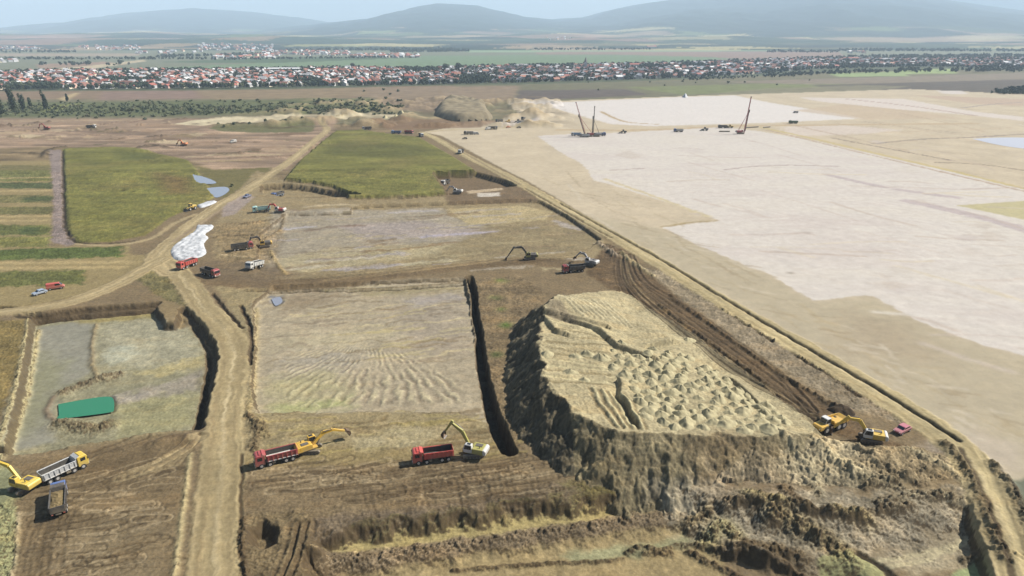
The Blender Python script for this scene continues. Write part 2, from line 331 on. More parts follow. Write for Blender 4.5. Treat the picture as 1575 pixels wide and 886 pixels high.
P1C = [(50, 487), (120, 478), (240, 470), (256, 497), (268, 498), (278, 478), (306, 500), (327, 545), (322, 590), (312, 640), (308, 664), (240, 672), (150, 686), (60, 700), (-60, 706), (-60, 690), (6, 690), (30, 600)]
lower(P1C, -2.4, h=-.6, run=1.5, warp=.5)
for p_ in ([(284, 480), (308, 504), (326, 545), (321, 590), (311, 640), (305, 662)], [(-40, 478), (20, 480), (60, 489), (120, 481), (240, 472)]):
    line(p_, 1.25, A(100, 86, 66), h=-1.2, soft=.6, warp=.5, dz=-1.9, w=.8)  # shade of the pit banks tinted into the soil along them
fill([(250, 452), (278, 460), (290, 496), (262, 502), (242, 490)], A(150, 132, 100), soft=1, warp=1, h=-1)
# ridges of dug mud round the pond
def ridge(pts, hh, hw, col=None, h=0.0, w=.7, clod=.5):
    P = smooth_line(PW(pts, h), 4); idx = sub(P, hw * 2.5)
    d, *_ = seg_dist(P, X[idx] + .5 * W1[idx], Y[idx] + .5 * W2[idx], False)
    a = np.exp(-(d / hw) ** 2)
    n = fbm(X[idx], Y[idx], hw * 2.4, 3, 141)
    Z[idx] += a * hh * .8 * (1 + min(clod, .7) * n)
    if clod > .6: CLOD[idx] = np.maximum(CLOD[idx], a * min(.34, hh * .4))
    if col is not None: C[idx] += (w * a)[:, None] * (np.asarray(col) - C[idx])
ridge([(100, 604), (125, 594), (150, 585), (180, 578)], 1.0, 1.9, A(140, 124, 96), h=-2.4, clod=1.4)
ridge([(92, 652), (115, 658), (145, 662), (168, 655)], 1.2, 2.2, A(134, 122, 92), h=-2.4, clod=1.4)
ridge([(148, 500), (142, 530), (143, 560), (150, 580)], .5, .7, A(160, 142, 108), h=-2.4)
ridge([(82, 612), (72, 632), (84, 648)], .4, .8, A(140, 118, 96), h=-2.4)
ridge([(175, 612), (200, 616), (225, 606)], .4, 1.2, A(186, 176, 160), h=-2.4)
ridge([(110, 692), (160, 683), (230, 674), (300, 662)], .7, .9, A(178, 164, 128), h=-.5)
ridge([(238, 684), (262, 676), (296, 672)], 1.0, 1.5, A(104, 88, 68))
# spoil rows and scraped patches on the far left ground
for i in range(46):
    x_ = rng.uniform(-40, 470); y_ = rng.uniform(184, 250)
    if (y_ > 222 and x_ < 300) or y_ > 255 - max(0, x_ - 330) * .2: continue
    l = rng.uniform(6, 40)
    ridge([(x_, y_), (x_ + l * .5, y_ + rng.uniform(-1, 1)), (x_ + l, y_ - l * .05)], rng.uniform(.8, 2.0), rng.uniform(1.2, 3.0), A(*rng.choice([(90, 74, 58), (112, 92, 72), (198, 178, 146), (176, 150, 122), (100, 94, 64)])), w=.9, clod=1)
for i in range(30):
    x_ = rng.uniform(-40, 460); y_ = rng.uniform(186, 246)
    if y_ > 222 and x_ < 300: continue
    r_ = rng.uniform(8, 40); fill([(x_ - r_, y_ + 1), (x_, y_ - 2.5), (x_ + r_, y_ - 1), (x_ + r_ * .3, y_ + 3)], A(*rng.choice([(186, 164, 134), (120, 100, 80), (168, 142, 116), (140, 122, 90), (204, 186, 154)])), soft=2, warp=3, warp2=2, w=rng.uniform(.5, .9))
for p_ in ([(66, 242), (74, 232), (88, 228), (100, 226)], [(215, 226), (235, 224), (258, 228)], [(20, 236), (60, 238), (80, 240)]):
    ridge(p_, 1.4, 2.0, A(84, 72, 58), w=.9, clod=1)
# left dyke: two pale ridges running to the corner
fill([(-300, 500), (40, 492), (30, 560), (0, 640), (-300, 700)], A(138, 122, 82), soft=1, warp=1, rough=.15)
for p in ([(45, 492), (28, 580), (8, 650), (-20, 720)], [(57, 498), (40, 590), (18, 660), (-4, 720)]):
    ridge(p, .5, .7, A(204, 190, 146), w=.95, clod=.8)
line([(-60, 475), (0, 476), (28, 486), (50, 488), (100, 481), (240, 469)], .8, A(84, 72, 54), soft=.4, dz=-.5)  # dark strip: shade of the pit's upper bank painted in
# ---- near-left yard with tyre marks
fill([(-60, 712), (60, 706), (150, 690), (240, 680), (304, 676), (290, 730), (268, 960), (-400, 960), (-400, 740)], A(132, 115, 88), soft=1, warp=1, rough=.06)
fill([(130, 700), (240, 690), (250, 720), (180, 745), (130, 740)], A(112, 96, 72), soft=4, warp=3, w=.7)
fill([(60, 830), (180, 800), (260, 810), (230, 960), (40, 960)], A(148, 132, 104), soft=4, warp=4, w=.6)
fill([(-200, 772), (22, 765), (26, 830), (14, 960), (-200, 960)], A(160, 158, 118), soft=.7, warp=1, rough=.25)
fill([(-200, 700), (0, 712), (30, 730), (36, 765), (0, 770), (-200, 780)], A(150, 150, 116), soft=.8, warp=1, rough=.04)
ridge([(30, 790), (24, 850), (14, 940)], .3, .4, A(196, 180, 146))
ridge([(292, 700), (284, 770), (274, 850), (262, 950)], .4, .55, A(200, 184, 142), w=.95, clod=.6)
for i in range(90):
    x_, y_ = rng.uniform(30, 270), rng.uniform(695, 890); l = rng.uniform(20, 110); q = rng.uniform(-.4, 0)
    if x_ + l > 285: continue
    ruts([(x_, y_), (x_ + l * .5, y_ + l * .5 * q + rng.uniform(-3, 3)), (x_ + l, y_ + l * q)], gauge=rng.choice((1.9, 1.9, .5)), depth=.07, col=rng.choice([DARK, A(182, 164, 132), A(112, 96, 72)]), w=.6, rw=rng.uniform(.14, .3))
for i in range(5):
    ruts([(46 + 9 * i, 880), (56 + 8 * i, 830), (70 + 8 * i, 790)], depth=.1, col=DARK, w=.4)
# ---- middle pit, scraped floor
P2 = [(388, 470), (420, 444), (500, 440), (600, 436), (716, 432), (724, 470), (736, 540), (752, 610), (766, 665), (700, 640), (600, 640), (500, 640), (396, 642), (386, 600), (392, 540)]
fill([(330, 440), (420, 440), (716, 432), (740, 540), (775, 690), (740, 710), (380, 712), (372, 640), (390, 540), (350, 470)], A(162, 147, 113), soft=1, warp=1, rough=.07)
fill(P2, A(181, 168, 142), h=-1.1, soft=1.5, warp=1, region="excavation_floor", rough=.05)
lower(P2, -1.1, run=1.0, warp=.7)
fill([(380, 700), (420, 690), (760, 690), (790, 700), (790, 722), (375, 730)], A(156, 138, 98), soft=2, warp=1.5, w=.7)
fill([(600, 468), (710, 462), (730, 540), (640, 545), (590, 520)], A(168, 154, 132), h=-1.1, soft=5, warp=3, w=.85)
fill([(440, 545), (560, 535), (540, 570), (440, 580)], A(174, 166, 150), h=-1.1, soft=4, warp=3, w=.7)
fill([(420, 624), (535, 610), (540, 626), (430, 637)], A(166, 172, 100), h=-1.1, soft=1.5, warp=1, w=.95)
fill([(410, 585), (500, 570), (545, 600), (470, 618), (420, 625)], A(182, 174, 118), h=-1.1, soft=3, warp=2, w=.8)
fill([(410, 456), (500, 447), (520, 462), (440, 482)], A(148, 128, 96), h=-1.1, soft=3, warp=3, w=.8)
fill([(545, 446), (700, 440), (712, 446), (560, 456)], A(160, 146, 96), h=-1.1, soft=1.5, warp=1, w=.8)
fill([(620, 460), (705, 452), (715, 460), (640, 470)], A(170, 162, 158), h=-1.1, soft=1.5, warp=1.5, w=.7)
fill([(420, 520), (600, 500), (620, 525), (560, 535), (430, 540)], A(196, 182, 142), h=-1.1, soft=4, warp=3, w=.8)
fill([(415, 456), (432, 455), (434, 468), (420, 470)], A(128, 132, 138), h=-1.1, soft=.6, warp=.6)
# scraper fan
cx, cy = unproject(560, 520, -1.1); Pf = PW([(425, 560), (470, 536), (540, 530), (640, 542), (712, 590), (716, 622), (560, 628), (430, 632)], -1.1)
idx = sub(Pf, 2); s = sdist(Pf, idx, .6); a = 1 - sstep(-3, .5, s)
dx, dy = X[idx] - cx, cy + 4 - Y[idx]; ang = np.arctan2(dx, np.maximum(dy, .3)); rr = np.hypot(dx, dy)
wv = np.sin(ang * 84 + rr * .35 + 2.6 * W1[idx] + 4 * W3[idx]); wv *= np.clip(.6 + 1.3 * W2[idx] + .8 * W4[idx], 0, 1.4)
Z[idx] += .13 * a * wv
C[idx] += (a * np.clip(-wv, 0, 1) * .42)[:, None] * (A(132, 116, 94) - C[idx]); C[idx] += (a * np.clip(wv, 0, 1) * .5)[:, None] * (A(214, 202, 164) - C[idx])
for i in range(70):
    x_, y_ = rng.uniform(400, 700), rng.uniform(446, 560); l = rng.uniform(25, 100)
    line([(x_, y_), (x_ + l * .5, y_ - l * .06 + rng.uniform(-5, 5)), (x_ + l, y_ - l * .1)], rng.uniform(.2, .7), A(*rng.choice([(206, 192, 152), (140, 122, 92), (192, 178, 132), (150, 134, 112)])), h=-1.1, soft=.5, warp=1.2, w=.6, dz=rng.uniform(-.1, .15))
for i in range(60):
    x_, y_ = rng.uniform(390, 740), rng.uniform(628, 705); l = rng.uniform(25, 130)
    line([(x_, y_), (x_ + l * .5, y_ - l * .04 + rng.uniform(-3, 3)), (x_ + l, y_ - l * .08)], rng.uniform(.2, .6), A(*rng.choice([(190, 174, 122), (124, 106, 76), (176, 160, 110), (134, 116, 84)])), soft=.4, warp=1.0, w=.6, dz=rng.uniform(-.15, .18))
fill([(540, 672), (640, 655), (690, 665), (640, 690), (545, 690)], A(184, 172, 138), soft=2, warp=1.5, w=.7)
ridge([(385, 640), (396, 660), (390, 690)], .7, 1.2, A(130, 112, 84), clod=1)
ridge([(400, 646), (410, 670)], .6, 1.0, A(170, 152, 112), clod=1)
ridge([(395, 470), (392, 540), (388, 600), (380, 640)], .35, .9, A(192, 174, 130), clod=.8)
# ---- middle dirt track with its ragged bank
line([(318, 428), (400, 436), (500, 434), (600, 424), (700, 412), (800, 402), (900, 408), (945, 398)], [6, 5, 4, 4, 4, 4.5, 6, 6], A(128, 110, 84), soft=1.2, warp=1.2, region="dirt_track", rough=.05)
line([(500, 431), (600, 421), (700, 409), (790, 399)], .7, A(172, 152, 116), soft=.5, warp=.8, w=.7)
fill([(300, 404), (340, 398), (420, 402), (470, 420), (400, 436), (330, 430)], A(124, 108, 86), soft=3, warp=2, w=.85)
fill([(330, 345), (400, 340), (440, 350), (420, 400), (340, 405)], A(150, 130, 98), soft=2, warp=3, w=.6, rough=.22)
for p, c_ in (([(398, 302), (450, 299), (520, 306)], A(176, 154, 118)), ([(390, 372), (430, 350), (436, 330)], A(130, 112, 82)), ([(335, 392), (370, 396), (410, 398)], A(176, 160, 128)), ([(415, 382), (425, 400), (440, 418)], A(186, 164, 118)), ([(370, 345), (420, 338)], A(96, 80, 62)), ([(390, 362), (350, 362), (330, 366)], A(90, 76, 58))):
    ridge(p, .5, .9, c_, clod=.9)
ridge([(380, 446), (470, 441), (560, 440), (640, 436), (718, 430)], .35, .8, A(112, 96, 70), clod=1.2)
line([(380, 449), (470, 444), (560, 443), (640, 439), (718, 433)], .5, A(74, 62, 46), soft=.3, warp=.9, dz=-.5, w=.8)
for i in range(16):
    x_ = rng.uniform(420, 880); y_ = np.interp(x_, [400, 600, 800, 900], [436, 424, 402, 408]) + rng.uniform(-4, 4)
    ruts([(x_, y_), (x_ + 40, y_ - 4), (x_ + 90, y_ - 9)], depth=.08, col=DARK, w=.4)
# ---- strip between trench and mound
fill([(726, 430), (800, 425), (840, 452), (790, 520), (770, 600), (800, 690), (780, 690), (752, 600), (738, 500)], A(136, 119, 92), soft=1, warp=1, rough=.16)
for p in ((772, 432), (762, 458), (770, 476), (765, 545), (778, 500), (1372, 700), (1362, 712)):
    x0, y0 = unproject(*p); r_ = rng.uniform(1.2, 2.2); idx = np.nonzero((abs(X - x0) < 6) & (abs(Y - y0) < 6))[0]
    C[idx] += (.8 * np.exp(-((X[idx] - x0) ** 2 + (Y[idx] - y0) ** 2) / r_ ** 2) * (.7 + .6 * W1[idx]))[:, None] * (A(92, 118, 56) - C[idx])

# roller lanes, tyre marks and damp patches on the sand
for i in range(130):
    px_ = rng.uniform(820, 1600); py_ = rng.uniform(200, 540)
    if py_ > 200 + (px_ - 820) * .55: continue
    q = rng.choice((.03, .05, .32, .28, -.03)); l = rng.uniform(30, 170)
    line([(px_, py_), (px_ + l * .5, py_ + l * .5 * q + rng.uniform(-2, 2)), (px_ + l, py_ + l * q)], rng.uniform(.25, 1.3), A(*rng.choice([(204, 190, 178), (234, 226, 214), (214, 200, 186), (196, 180, 164), (222, 208, 178)])), soft=1.2, warp=.7, w=rng.uniform(.35, .8), sm=3, rough=.02)
for i in range(40):
    px_ = rng.uniform(860, 1580); py_ = rng.uniform(205, 520)
    if py_ > 210 + (px_ - 830) * .5: continue
    r_ = rng.uniform(6, 30)
    fill([(px_ - r_, py_), (px_, py_ - r_ * .22), (px_ + r_, py_ + r_ * .05), (px_ + r_ * .2, py_ + r_ * .25)], A(*rng.choice([(204, 192, 184), (214, 204, 190), (232, 224, 212), (198, 184, 168)])), soft=3, warp=3, warp2=3, w=rng.uniform(.25, .6))
for i in range(36):
    px_ = rng.uniform(1180, 1600); py_ = rng.uniform(146, 300)
    if py_ > 190 + (px_ - 1150) * .24: continue
    l = rng.uniform(40, 200); q = rng.choice((.2, .12, .22, -.04))
    line([(px_, py_), (px_ + l * .5, py_ + l * .5 * q + rng.uniform(-1, 1)), (px_ + l, py_ + l * q)], rng.uniform(.5, 1.8), A(*rng.choice([(184, 164, 140), (222, 208, 192), (200, 178, 150), (170, 152, 134)])), soft=1.2, warp=2.5, w=rng.uniform(.3, .7), sm=3, rough=.02)
# ---- near-middle terraces stepping down towards the drone
fill([(372, 722), (780, 706), (800, 700), (870, 740), (1000, 765), (1060, 800), (1100, 960), (372, 960)], A(136, 119, 92), soft=1.2, warp=1.2, rough=.07)
fill([(380, 724), (520, 718), (700, 708), (560, 742), (400, 756)], A(152, 134, 104), soft=2, warp=2, w=.8)
L1 = [(482, 800, 0), (482, 836), (540, 826), (620, 815), (720, 803), (800, 790), (900, 780), (1000, 766), (1070, 772), (1130, 782), (1290, 812), (1400, 792), (1492, 772), (1535, 800), (1570, 880), (1640, 1200), (470, 1200), (476, 900)]
L1 = [(p[0], p[1], -2.8) for p in L1]; L1[0] = (484, 800, -.6)
lower(L1, -2.8, run=lambda i: 3.2 + 4.5 * sstep(unproject(1040, 790)[0], unproject(1150, 790)[0], X[i]), warp=1.2)
fill([(480, 806), (620, 790), (780, 772), (860, 752), (1005, 745), (1005, 768), (900, 782), (800, 794), (620, 818), (484, 838)], A(130, 112, 86), h=-1.4, soft=.6, warp=1, rough=.13)
fill([(540, 822), (640, 806), (800, 784), (905, 766), (1003, 752), (1003, 769), (900, 783), (800, 795), (620, 819), (500, 838)], A(112, 102, 52), h=-2, soft=.8, warp=1.8, w=.85, rough=.2)
fill([(860, 757), (960, 748), (1005, 757), (900, 772)], A(112, 106, 44), h=-2, soft=.8, warp=1, w=.8, rough=.2)
fill([(500, 846), (620, 824), (800, 800), (1000, 774), (1050, 780), (1000, 796), (800, 822), (640, 842), (560, 856)], A(182, 166, 118), h=-2.8, soft=.7, warp=1, rough=.05)
L2 = [(470, 880), (560, 872), (640, 864), (750, 850), (850, 834), (960, 820), (1030, 808), (1075, 815), (1130, 850), (1180, 870), (1250, 868), (1330, 880), (1500, 1200), (460, 1200)]
lower([(p[0], p[1], -4.2) for p in L2], -4.2, run=3.2, warp=1.0)
ridge([(470, 862), (560, 856), (640, 846), (750, 830), (850, 816), (960, 800), (1035, 788)], .5, 1.3, A(146, 130, 106), h=-2.6, clod=1.3)
fill([(400, 856), (560, 852), (640, 842), (800, 820), (1030, 786), (1036, 808), (850, 836), (640, 866), (470, 884), (400, 886)], A(142, 126, 102), h=-3.4, soft=.7, warp=1.2, rough=.24, w=.85)
fill([(440, 905), (640, 872), (850, 842), (1040, 812), (1110, 850), (1130, 960), (400, 960)], A(170, 152, 114), h=-4.2, soft=.6, warp=.8, rough=.05)
fill([(860, 852), (960, 840), (1060, 825), (1080, 840), (960, 860), (880, 866)], A(164, 164, 128), h=-4.2, soft=1, warp=1.2, w=.8)
ridge([(700, 878), (800, 870), (880, 866), (960, 862)], .45, .5, A(92, 76, 56), h=-4.2, clod=.9)
for p in ([(965, 850), (985, 842), (1005, 846)], [(1020, 846), (1050, 838), (1090, 845), (1130, 858)], [(1100, 852), (1160, 862), (1240, 890)], [(1060, 850), (1110, 875), (1160, 900)], [(1120, 846), (1180, 866), (1260, 905)], [(990, 850), (1030, 852)]):
    ridge(p, .75, .75, A(90, 74, 54), h=-4.0, clod=1.3)
# ramp and hole at the left end
fill([(378, 790), (470, 785), (486, 850), (470, 900), (380, 900)], A(132, 116, 88), soft=1, warp=1, rough=.16)
lower([(382, 826, -2), (408, 812, -2), (432, 824, -2), (430, 850, -2), (404, 862, -2), (384, 852, -2)], -2.2, run=2.0)
ridge([(374, 800), (372, 850), (376, 900)], .8, .8, A(108, 92, 68), clod=1)
for q in (442, 456, 468):
    ruts([(q + 10, 806), (q, 850), (q - 16, 890)], gauge=1.4, depth=.18, col=DARK, w=.5)
for i in range(95):
    x_, y_ = rng.uniform(380, 800), rng.uniform(712, 775); l = rng.uniform(25, 120)
    ruts([(x_, y_), (x_ + l * .5, y_ - l * .05 + rng.uniform(-4, 4)), (x_ + l, y_ - l * .14)], gauge=rng.choice((1.9, .5)), rw=rng.uniform(.14, .3), depth=.09, col=rng.choice([DARK, A(184, 166, 134), A(112, 96, 74)]), w=.6)
for i in range(9):
    x_ = rng.uniform(500, 850); y_ = np.interp(x_, [480, 860], [782, 742])
    ruts([(x_, y_ - 22), (x_ + 4, y_), (x_ + rng.uniform(4, 14), y_ + 26)], gauge=1.2, depth=.07, col=DARK, w=.3)
# ---- the big spoil mound
CR = np.array([(925, 447, 4.0), (885, 452, 6.0), (852, 457, 8.6), (838, 470, 8.4), (836, 490, 7.8), (831, 510, 7.6), (833, 540, 7.6), (837, 570, 7.6), (843, 592, 7.6), (858, 612, 7.5), (880, 630, 7.3), (905, 647, 7.1), (940, 661, 6.8), (985, 666, 6.4), (1040, 668, 6.0), (1100, 668, 5.6), (1160, 671, 5.2), (1212, 668, 4.6), (1250, 668, 3.6), (1238, 640, 2.4), (1190, 608, 2.4), (1130, 562, 2.2), (1060, 512, 2.2), (1000, 476, 2.6), (962, 450, 3.0)])
MP = PW(CR)
def mound(CR, slope, colr, region, rough_top, rough_side, inner=(), foot=(), wob=1.0, clod_top=0.0):
    global RG
    P = PW(CR); hs = np.array([c[2] for c in CR])
    idx = sub(P, 16)
    x = X[idx] + .45 * W1[idx] * wob; y = Y[idx] + .45 * W2[idx] * wob
    d, sd, arc, it = seg_dist(P, x, y, True)
    ins = inside(P, x, y)
    he = np.interp(it, np.arange(len(hs) + 1), np.append(hs, hs[0]))
    num = np.zeros(len(idx)); den = np.zeros(len(idx))
    for (px_, py_), h_ in list(zip(P, hs)) + [(np.array(unproject(*q)), q[2]) for q in inner]:
        w_ = 1 / ((X[idx] - px_) ** 2 + (Y[idx] - py_) ** 2 + 2.0) ** 1.5
        num += w_ * h_; den += w_
    hin = num / den
    t = sstep(0, 5, d)
    zi = he * (1 - t) + hin * t
    gul = 1 + .12 * gnoise(arc * .22, arc * 0, 5) + .10 * gnoise(arc * .6, arc * 0, 8)
    sl_ = np.interp(it, np.arange(len(slope)), slope) if not np.isscalar(slope) else slope
    zo = he - np.maximum(d - .25, 0) * sl_ * gul
    z = np.where(ins, zi, zo)
    up = z > Z[idx]
    k = idx[up]
    Z[k] = z[up]
    RG[k] = REGS.index(region)
    sidem = up & ~ins
    C[k] = colr[0]
    C[idx[sidem]] = colr[1]
    ROUGH[idx[up & ins]] = rough_top; ROUGH[idx[sidem]] = rough_side; CLOD[idx[sidem]] = .09; CLOD[idx[up & ins]] = clod_top
    return idx, ins, d, arc, sidem
mound(np.array([(1240, 668, 3.0), (1330, 688, 2.0), (1420, 690, .8), (1480, 716, .2), (1512, 752, -.2), (1480, 772, -.4), (1400, 776, -.4), (1300, 784, -.6), (1200, 772, -.8), (1140, 762, -.9), (1100, 740, .6), (1150, 690, 3.5)]), .75, (A(174, 161, 132), A(162, 149, 120)), "spoil_mound", .20, .20, wob=1.5, clod_top=.20)
mi = mound(CR, [.9] * 9 + [.92, .86, .78, .72, .70, .70, .72, .74, .76] + [.8] * 9, (A(190, 177, 142), A(140, 129, 102)), "spoil_mound", .06, .13, inner=((900, 540, 7.0), (960, 560, 6.4), (1040, 600, 5.6), (1000, 520, 4.4), (880, 485, 7.0)), wob=3.2, clod_top=.06)  # faces: same soil as the top, darkened for their shade
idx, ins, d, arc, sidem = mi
# gullies down the faces
k = idx[sidem]; gv = gnoise(arc[sidem] * .7, d[sidem] * .25, 40) + .8 * gnoise(arc[sidem] * 1.6, d[sidem] * .8, 43) + .6 * W1[k]
Z[k] += .13 * gv * sstep(.3, 3, d[sidem])
C[k] += (np.clip(gv, 0, 1) * .4)[:, None] * (A(164, 152, 120) - C[k]); C[k] += (np.clip(-gv, 0, 1) * .4)[:, None] * (A(112, 100, 78) - C[k])
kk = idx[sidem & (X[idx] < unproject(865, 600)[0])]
C[kk] += .7 * (A(98, 91, 76) - C[kk])  # shade of the left face blended into its soil colour
k9, s9 = fill([(1010, 762), (1080, 752), (1300, 775), (1400, 772), (1500, 765), (1530, 800), (1500, 800), (1470, 824), (1400, 842), (1320, 856), (1230, 860), (1150, 842), (1080, 815), (1030, 800)], A(176, 164, 136), h=-2, soft=2, warp=2.5, w=.95, rough=.13)
CLOD[k9[s9 < 0]] = np.maximum(CLOD[k9[s9 < 0]], .09)
# brown pockets in the front face
fill([(1050, 690), (1120, 678), (1190, 690), (1230, 730), (1160, 760), (1090, 740)], A(132, 112, 86), h=3, soft=2.5, warp=2, w=.4)
fill([(1340, 690), (1420, 690), (1500, 745), (1440, 770), (1330, 740)], A(146, 128, 98), soft=3, warp=2.5, w=.7)
for p_ in ([(1250, 700), (1330, 740), (1380, 750)], [(1300, 692), (1380, 735), (1420, 745)], [(1330, 750), (1400, 735), (1440, 720)], [(1120, 768), (1200, 775), (1290, 792), (1400, 778)], [(1180, 690), (1240, 720), (1260, 760)], [(1400, 700), (1450, 720), (1490, 745)], [(1350, 775), (1420, 762), (1480, 768)]):
    ridge(p_, rng.uniform(.6, 1.1), rng.uniform(.8, 1.5), A(*rng.choice([(178, 165, 134), (188, 175, 142), (146, 130, 102)])), clod=.9)
for p_, c_ in (([(1090, 822), (1110, 806), (1130, 818)], A(188, 178, 132)), ([(1150, 775), (1170, 780), (1200, 790)], A(190, 176, 130)), ([(1190, 800), (1250, 824), (1300, 850)], A(160, 144, 106)), ([(1280, 800), (1330, 812)], A(172, 158, 118)), ([(1210, 770), (1225, 790), (1240, 800)], A(104, 88, 62)), ([(1150, 835), (1230, 850)], A(108, 92, 66)), ([(1060, 800), (1090, 790)], A(150, 134, 100))):
    ridge(p_, rng.uniform(.8, 1.3), rng.uniform(1.3, 2.2), c_, h=-2, w=.85, clod=1.1)
# low right floor: ramp and pale green seep
fill([(1330, 870), (1400, 846), (1470, 826), (1500, 800), (1505, 772), (1530, 778), (1545, 830), (1530, 866), (1400, 880)], A(176, 162, 128), h=-2.6, soft=1, warp=1.2, w=.9, rough=.08)
for o in (0, 10):
    line([(1510 + o, 776), (1512 + o, 800), (1480 + o, 832), (1420, 850 + o), (1350, 866 + o)], .5, A(198, 186, 152), h=-2.8, soft=.3, warp=.5, w=.8, dz=-.15)
fill([(1256, 868), (1310, 860), (1345, 872), (1360, 886), (1370, 960), (1270, 960)], A(172, 168, 124), h=-4.2, soft=.5, warp=.8, rough=.04)
fill([(1470, 878), (1500, 868), (1560, 876), (1575, 960), (1440, 960)], A(162, 170, 126), h=-2.9, soft=.5, warp=.8, rough=.03)
line([(1316, 858), (1350, 872), (1372, 890)], .6, A(64, 56, 42), h=-3.4, dz=-.5)
ridge([(1480, 862), (1520, 866), (1570, 880)], .7, .8, A(86, 74, 54), h=-2.8, clod=.8)
# ---- mound top: dozer lines, little scarps
for i in range(9):
    ridge([(858 + 9 * i, 461 + i), (880 + 9 * i, 474 + 2 * i), (900 + 9 * i, 490 + 2 * i)], .34, .4, A(214, 203, 168), h=6.6 - .3 * i, w=.8, clod=.3)
for i in range(11):
    y_ = 500 + 9 * i
    line([(842, y_), (890, y_ + rng.uniform(-3, 4)), (940, y_ + rng.uniform(-4, 12))], rng.uniform(.25, .6), A(*rng.choice([(214, 202, 162), (146, 132, 100)])), h=7.2, soft=.4, warp=.8, w=.75, dz=rng.choice([-.2, .22]))
for i in range(9):
    line([(905 + 7 * i, 598 + i), (920 + 7 * i, 625), (945 + 6 * i, 656)], .35, A(*((214, 202, 160) if i % 2 else (146, 130, 98))), h=6.8, soft=.3, warp=.5, w=.75, dz=(.28 if i % 2 else -.22))
def scarp(pts, h, drop, hw=.9):
    P = smooth_line(PW(pts, h), 3); idx = sub(P, hw * 5)
    d, sd, arc, it = seg_dist(P, X[idx] + .4 * W1[idx], Y[idx] + .4 * W2[idx], False)
    q = d * sd
    Z[idx] += drop * np.exp(-(d / (hw * 2.2)) ** 2) * np.tanh(q / .35) * .5
scarp([(838, 487), (860, 491), (885, 497), (918, 507), (935, 519), (950, 531), (975, 539), (1000, 546)], 6.6, 1.6, 1.0)
fill([(843, 462), (862, 464), (892, 492), (842, 486)], A(142, 130, 108), h=8, soft=.8, warp=.8, w=.85)
scarp([(952, 588), (954, 610), (962, 625), (975, 648)], 6.3, 1.7, .8)
scarp([(838, 492), (852, 508), (868, 512)], 7.6, 1.3)
scarp([(868, 490), (900, 496), (930, 500)], 6.6, 1.2)
scarp([(1000, 536), (1020, 530), (1035, 527)], 4.0, 1.6)
scarp([(1130, 585), (1150, 600), (1160, 612)], 3.5, 1.2)
ridge([(838, 488), (832, 512), (833, 540), (838, 570), (845, 592), (860, 611), (882, 629), (908, 647), (940, 660), (985, 665), (1040, 667)], .35, .8, None, h=7.3, clod=.9)
# ---- trench along the mound
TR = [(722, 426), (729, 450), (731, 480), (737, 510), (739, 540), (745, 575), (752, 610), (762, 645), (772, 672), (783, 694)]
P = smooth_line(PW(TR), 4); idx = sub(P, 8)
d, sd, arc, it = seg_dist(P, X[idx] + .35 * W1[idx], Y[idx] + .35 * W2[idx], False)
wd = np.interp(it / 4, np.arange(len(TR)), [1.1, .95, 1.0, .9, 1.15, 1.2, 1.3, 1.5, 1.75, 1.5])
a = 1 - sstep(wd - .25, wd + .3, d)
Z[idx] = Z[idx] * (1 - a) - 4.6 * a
C[idx] += (a * .9)[:, None] * (A(66, 58, 46) - C[idx])  # trench shadow darkened into the soil colour
# ---- dark haul track between mound and right road
fill([(930, 378), (960, 384), (1010, 430), (1060, 470), (1180, 560), (1280, 628), (1400, 690), (1340, 690), (1240, 650), (1200, 612), (1130, 566), (1060, 516), (1000, 480), (940, 446), (900, 420)], A(112, 94, 70), soft=1, warp=1.2, region="dirt_track", rough=.10)
fill([(985, 410), (1030, 420), (1110, 470), (1200, 530), (1330, 610), (1400, 655), (1290, 622), (1160, 540), (1060, 468)], A(156, 142, 118), soft=1.2, warp=1.2, rough=.22)
for i in range(13):
    o = rng.uniform(-1, 1)
    ruts([(962 + 10 * o, 392), (972 + 20 * o, 430), (1010 + 34 * o, 466 - 4 * o), (1085 + 30 * o, 522 - 14 * o), (1170 + 30 * o, 584 - 14 * o), (1250, 640 - 10 * o)], depth=.16, col=rng.choice([A(74, 62, 46), A(158, 140, 108), A(84, 70, 52)]), w=.6, rw=.3)
for p_ in ([(1030, 455), (1110, 512), (1200, 575), (1290, 630)], [(1015, 470), (1090, 526), (1180, 592)], [(1105, 472), (1150, 500), (1190, 524)], [(1230, 548), (1275, 577), (1320, 608)]):
    ridge(p_, .7, .7, A(104, 88, 64), clod=.9)
line([(1108, 474), (1150, 500), (1188, 524)], .6, A(60, 50, 38), soft=.3, dz=-.6); line([(1230, 550), (1280, 580), (1322, 610)], .6, A(58, 48, 36), soft=.3, dz=-.6)
fill([(925, 374), (945, 378), (960, 396), (935, 398)], A(110, 92, 70), soft=.8, warp=1.5, rough=.5)
ridge([(918, 372), (932, 383), (948, 394)], .9, 1.2, A(190, 174, 150), clod=1.3)
ridge([(955, 388), (975, 405), (1005, 425)], .6, 1.0, A(196, 180, 140), clod=1)
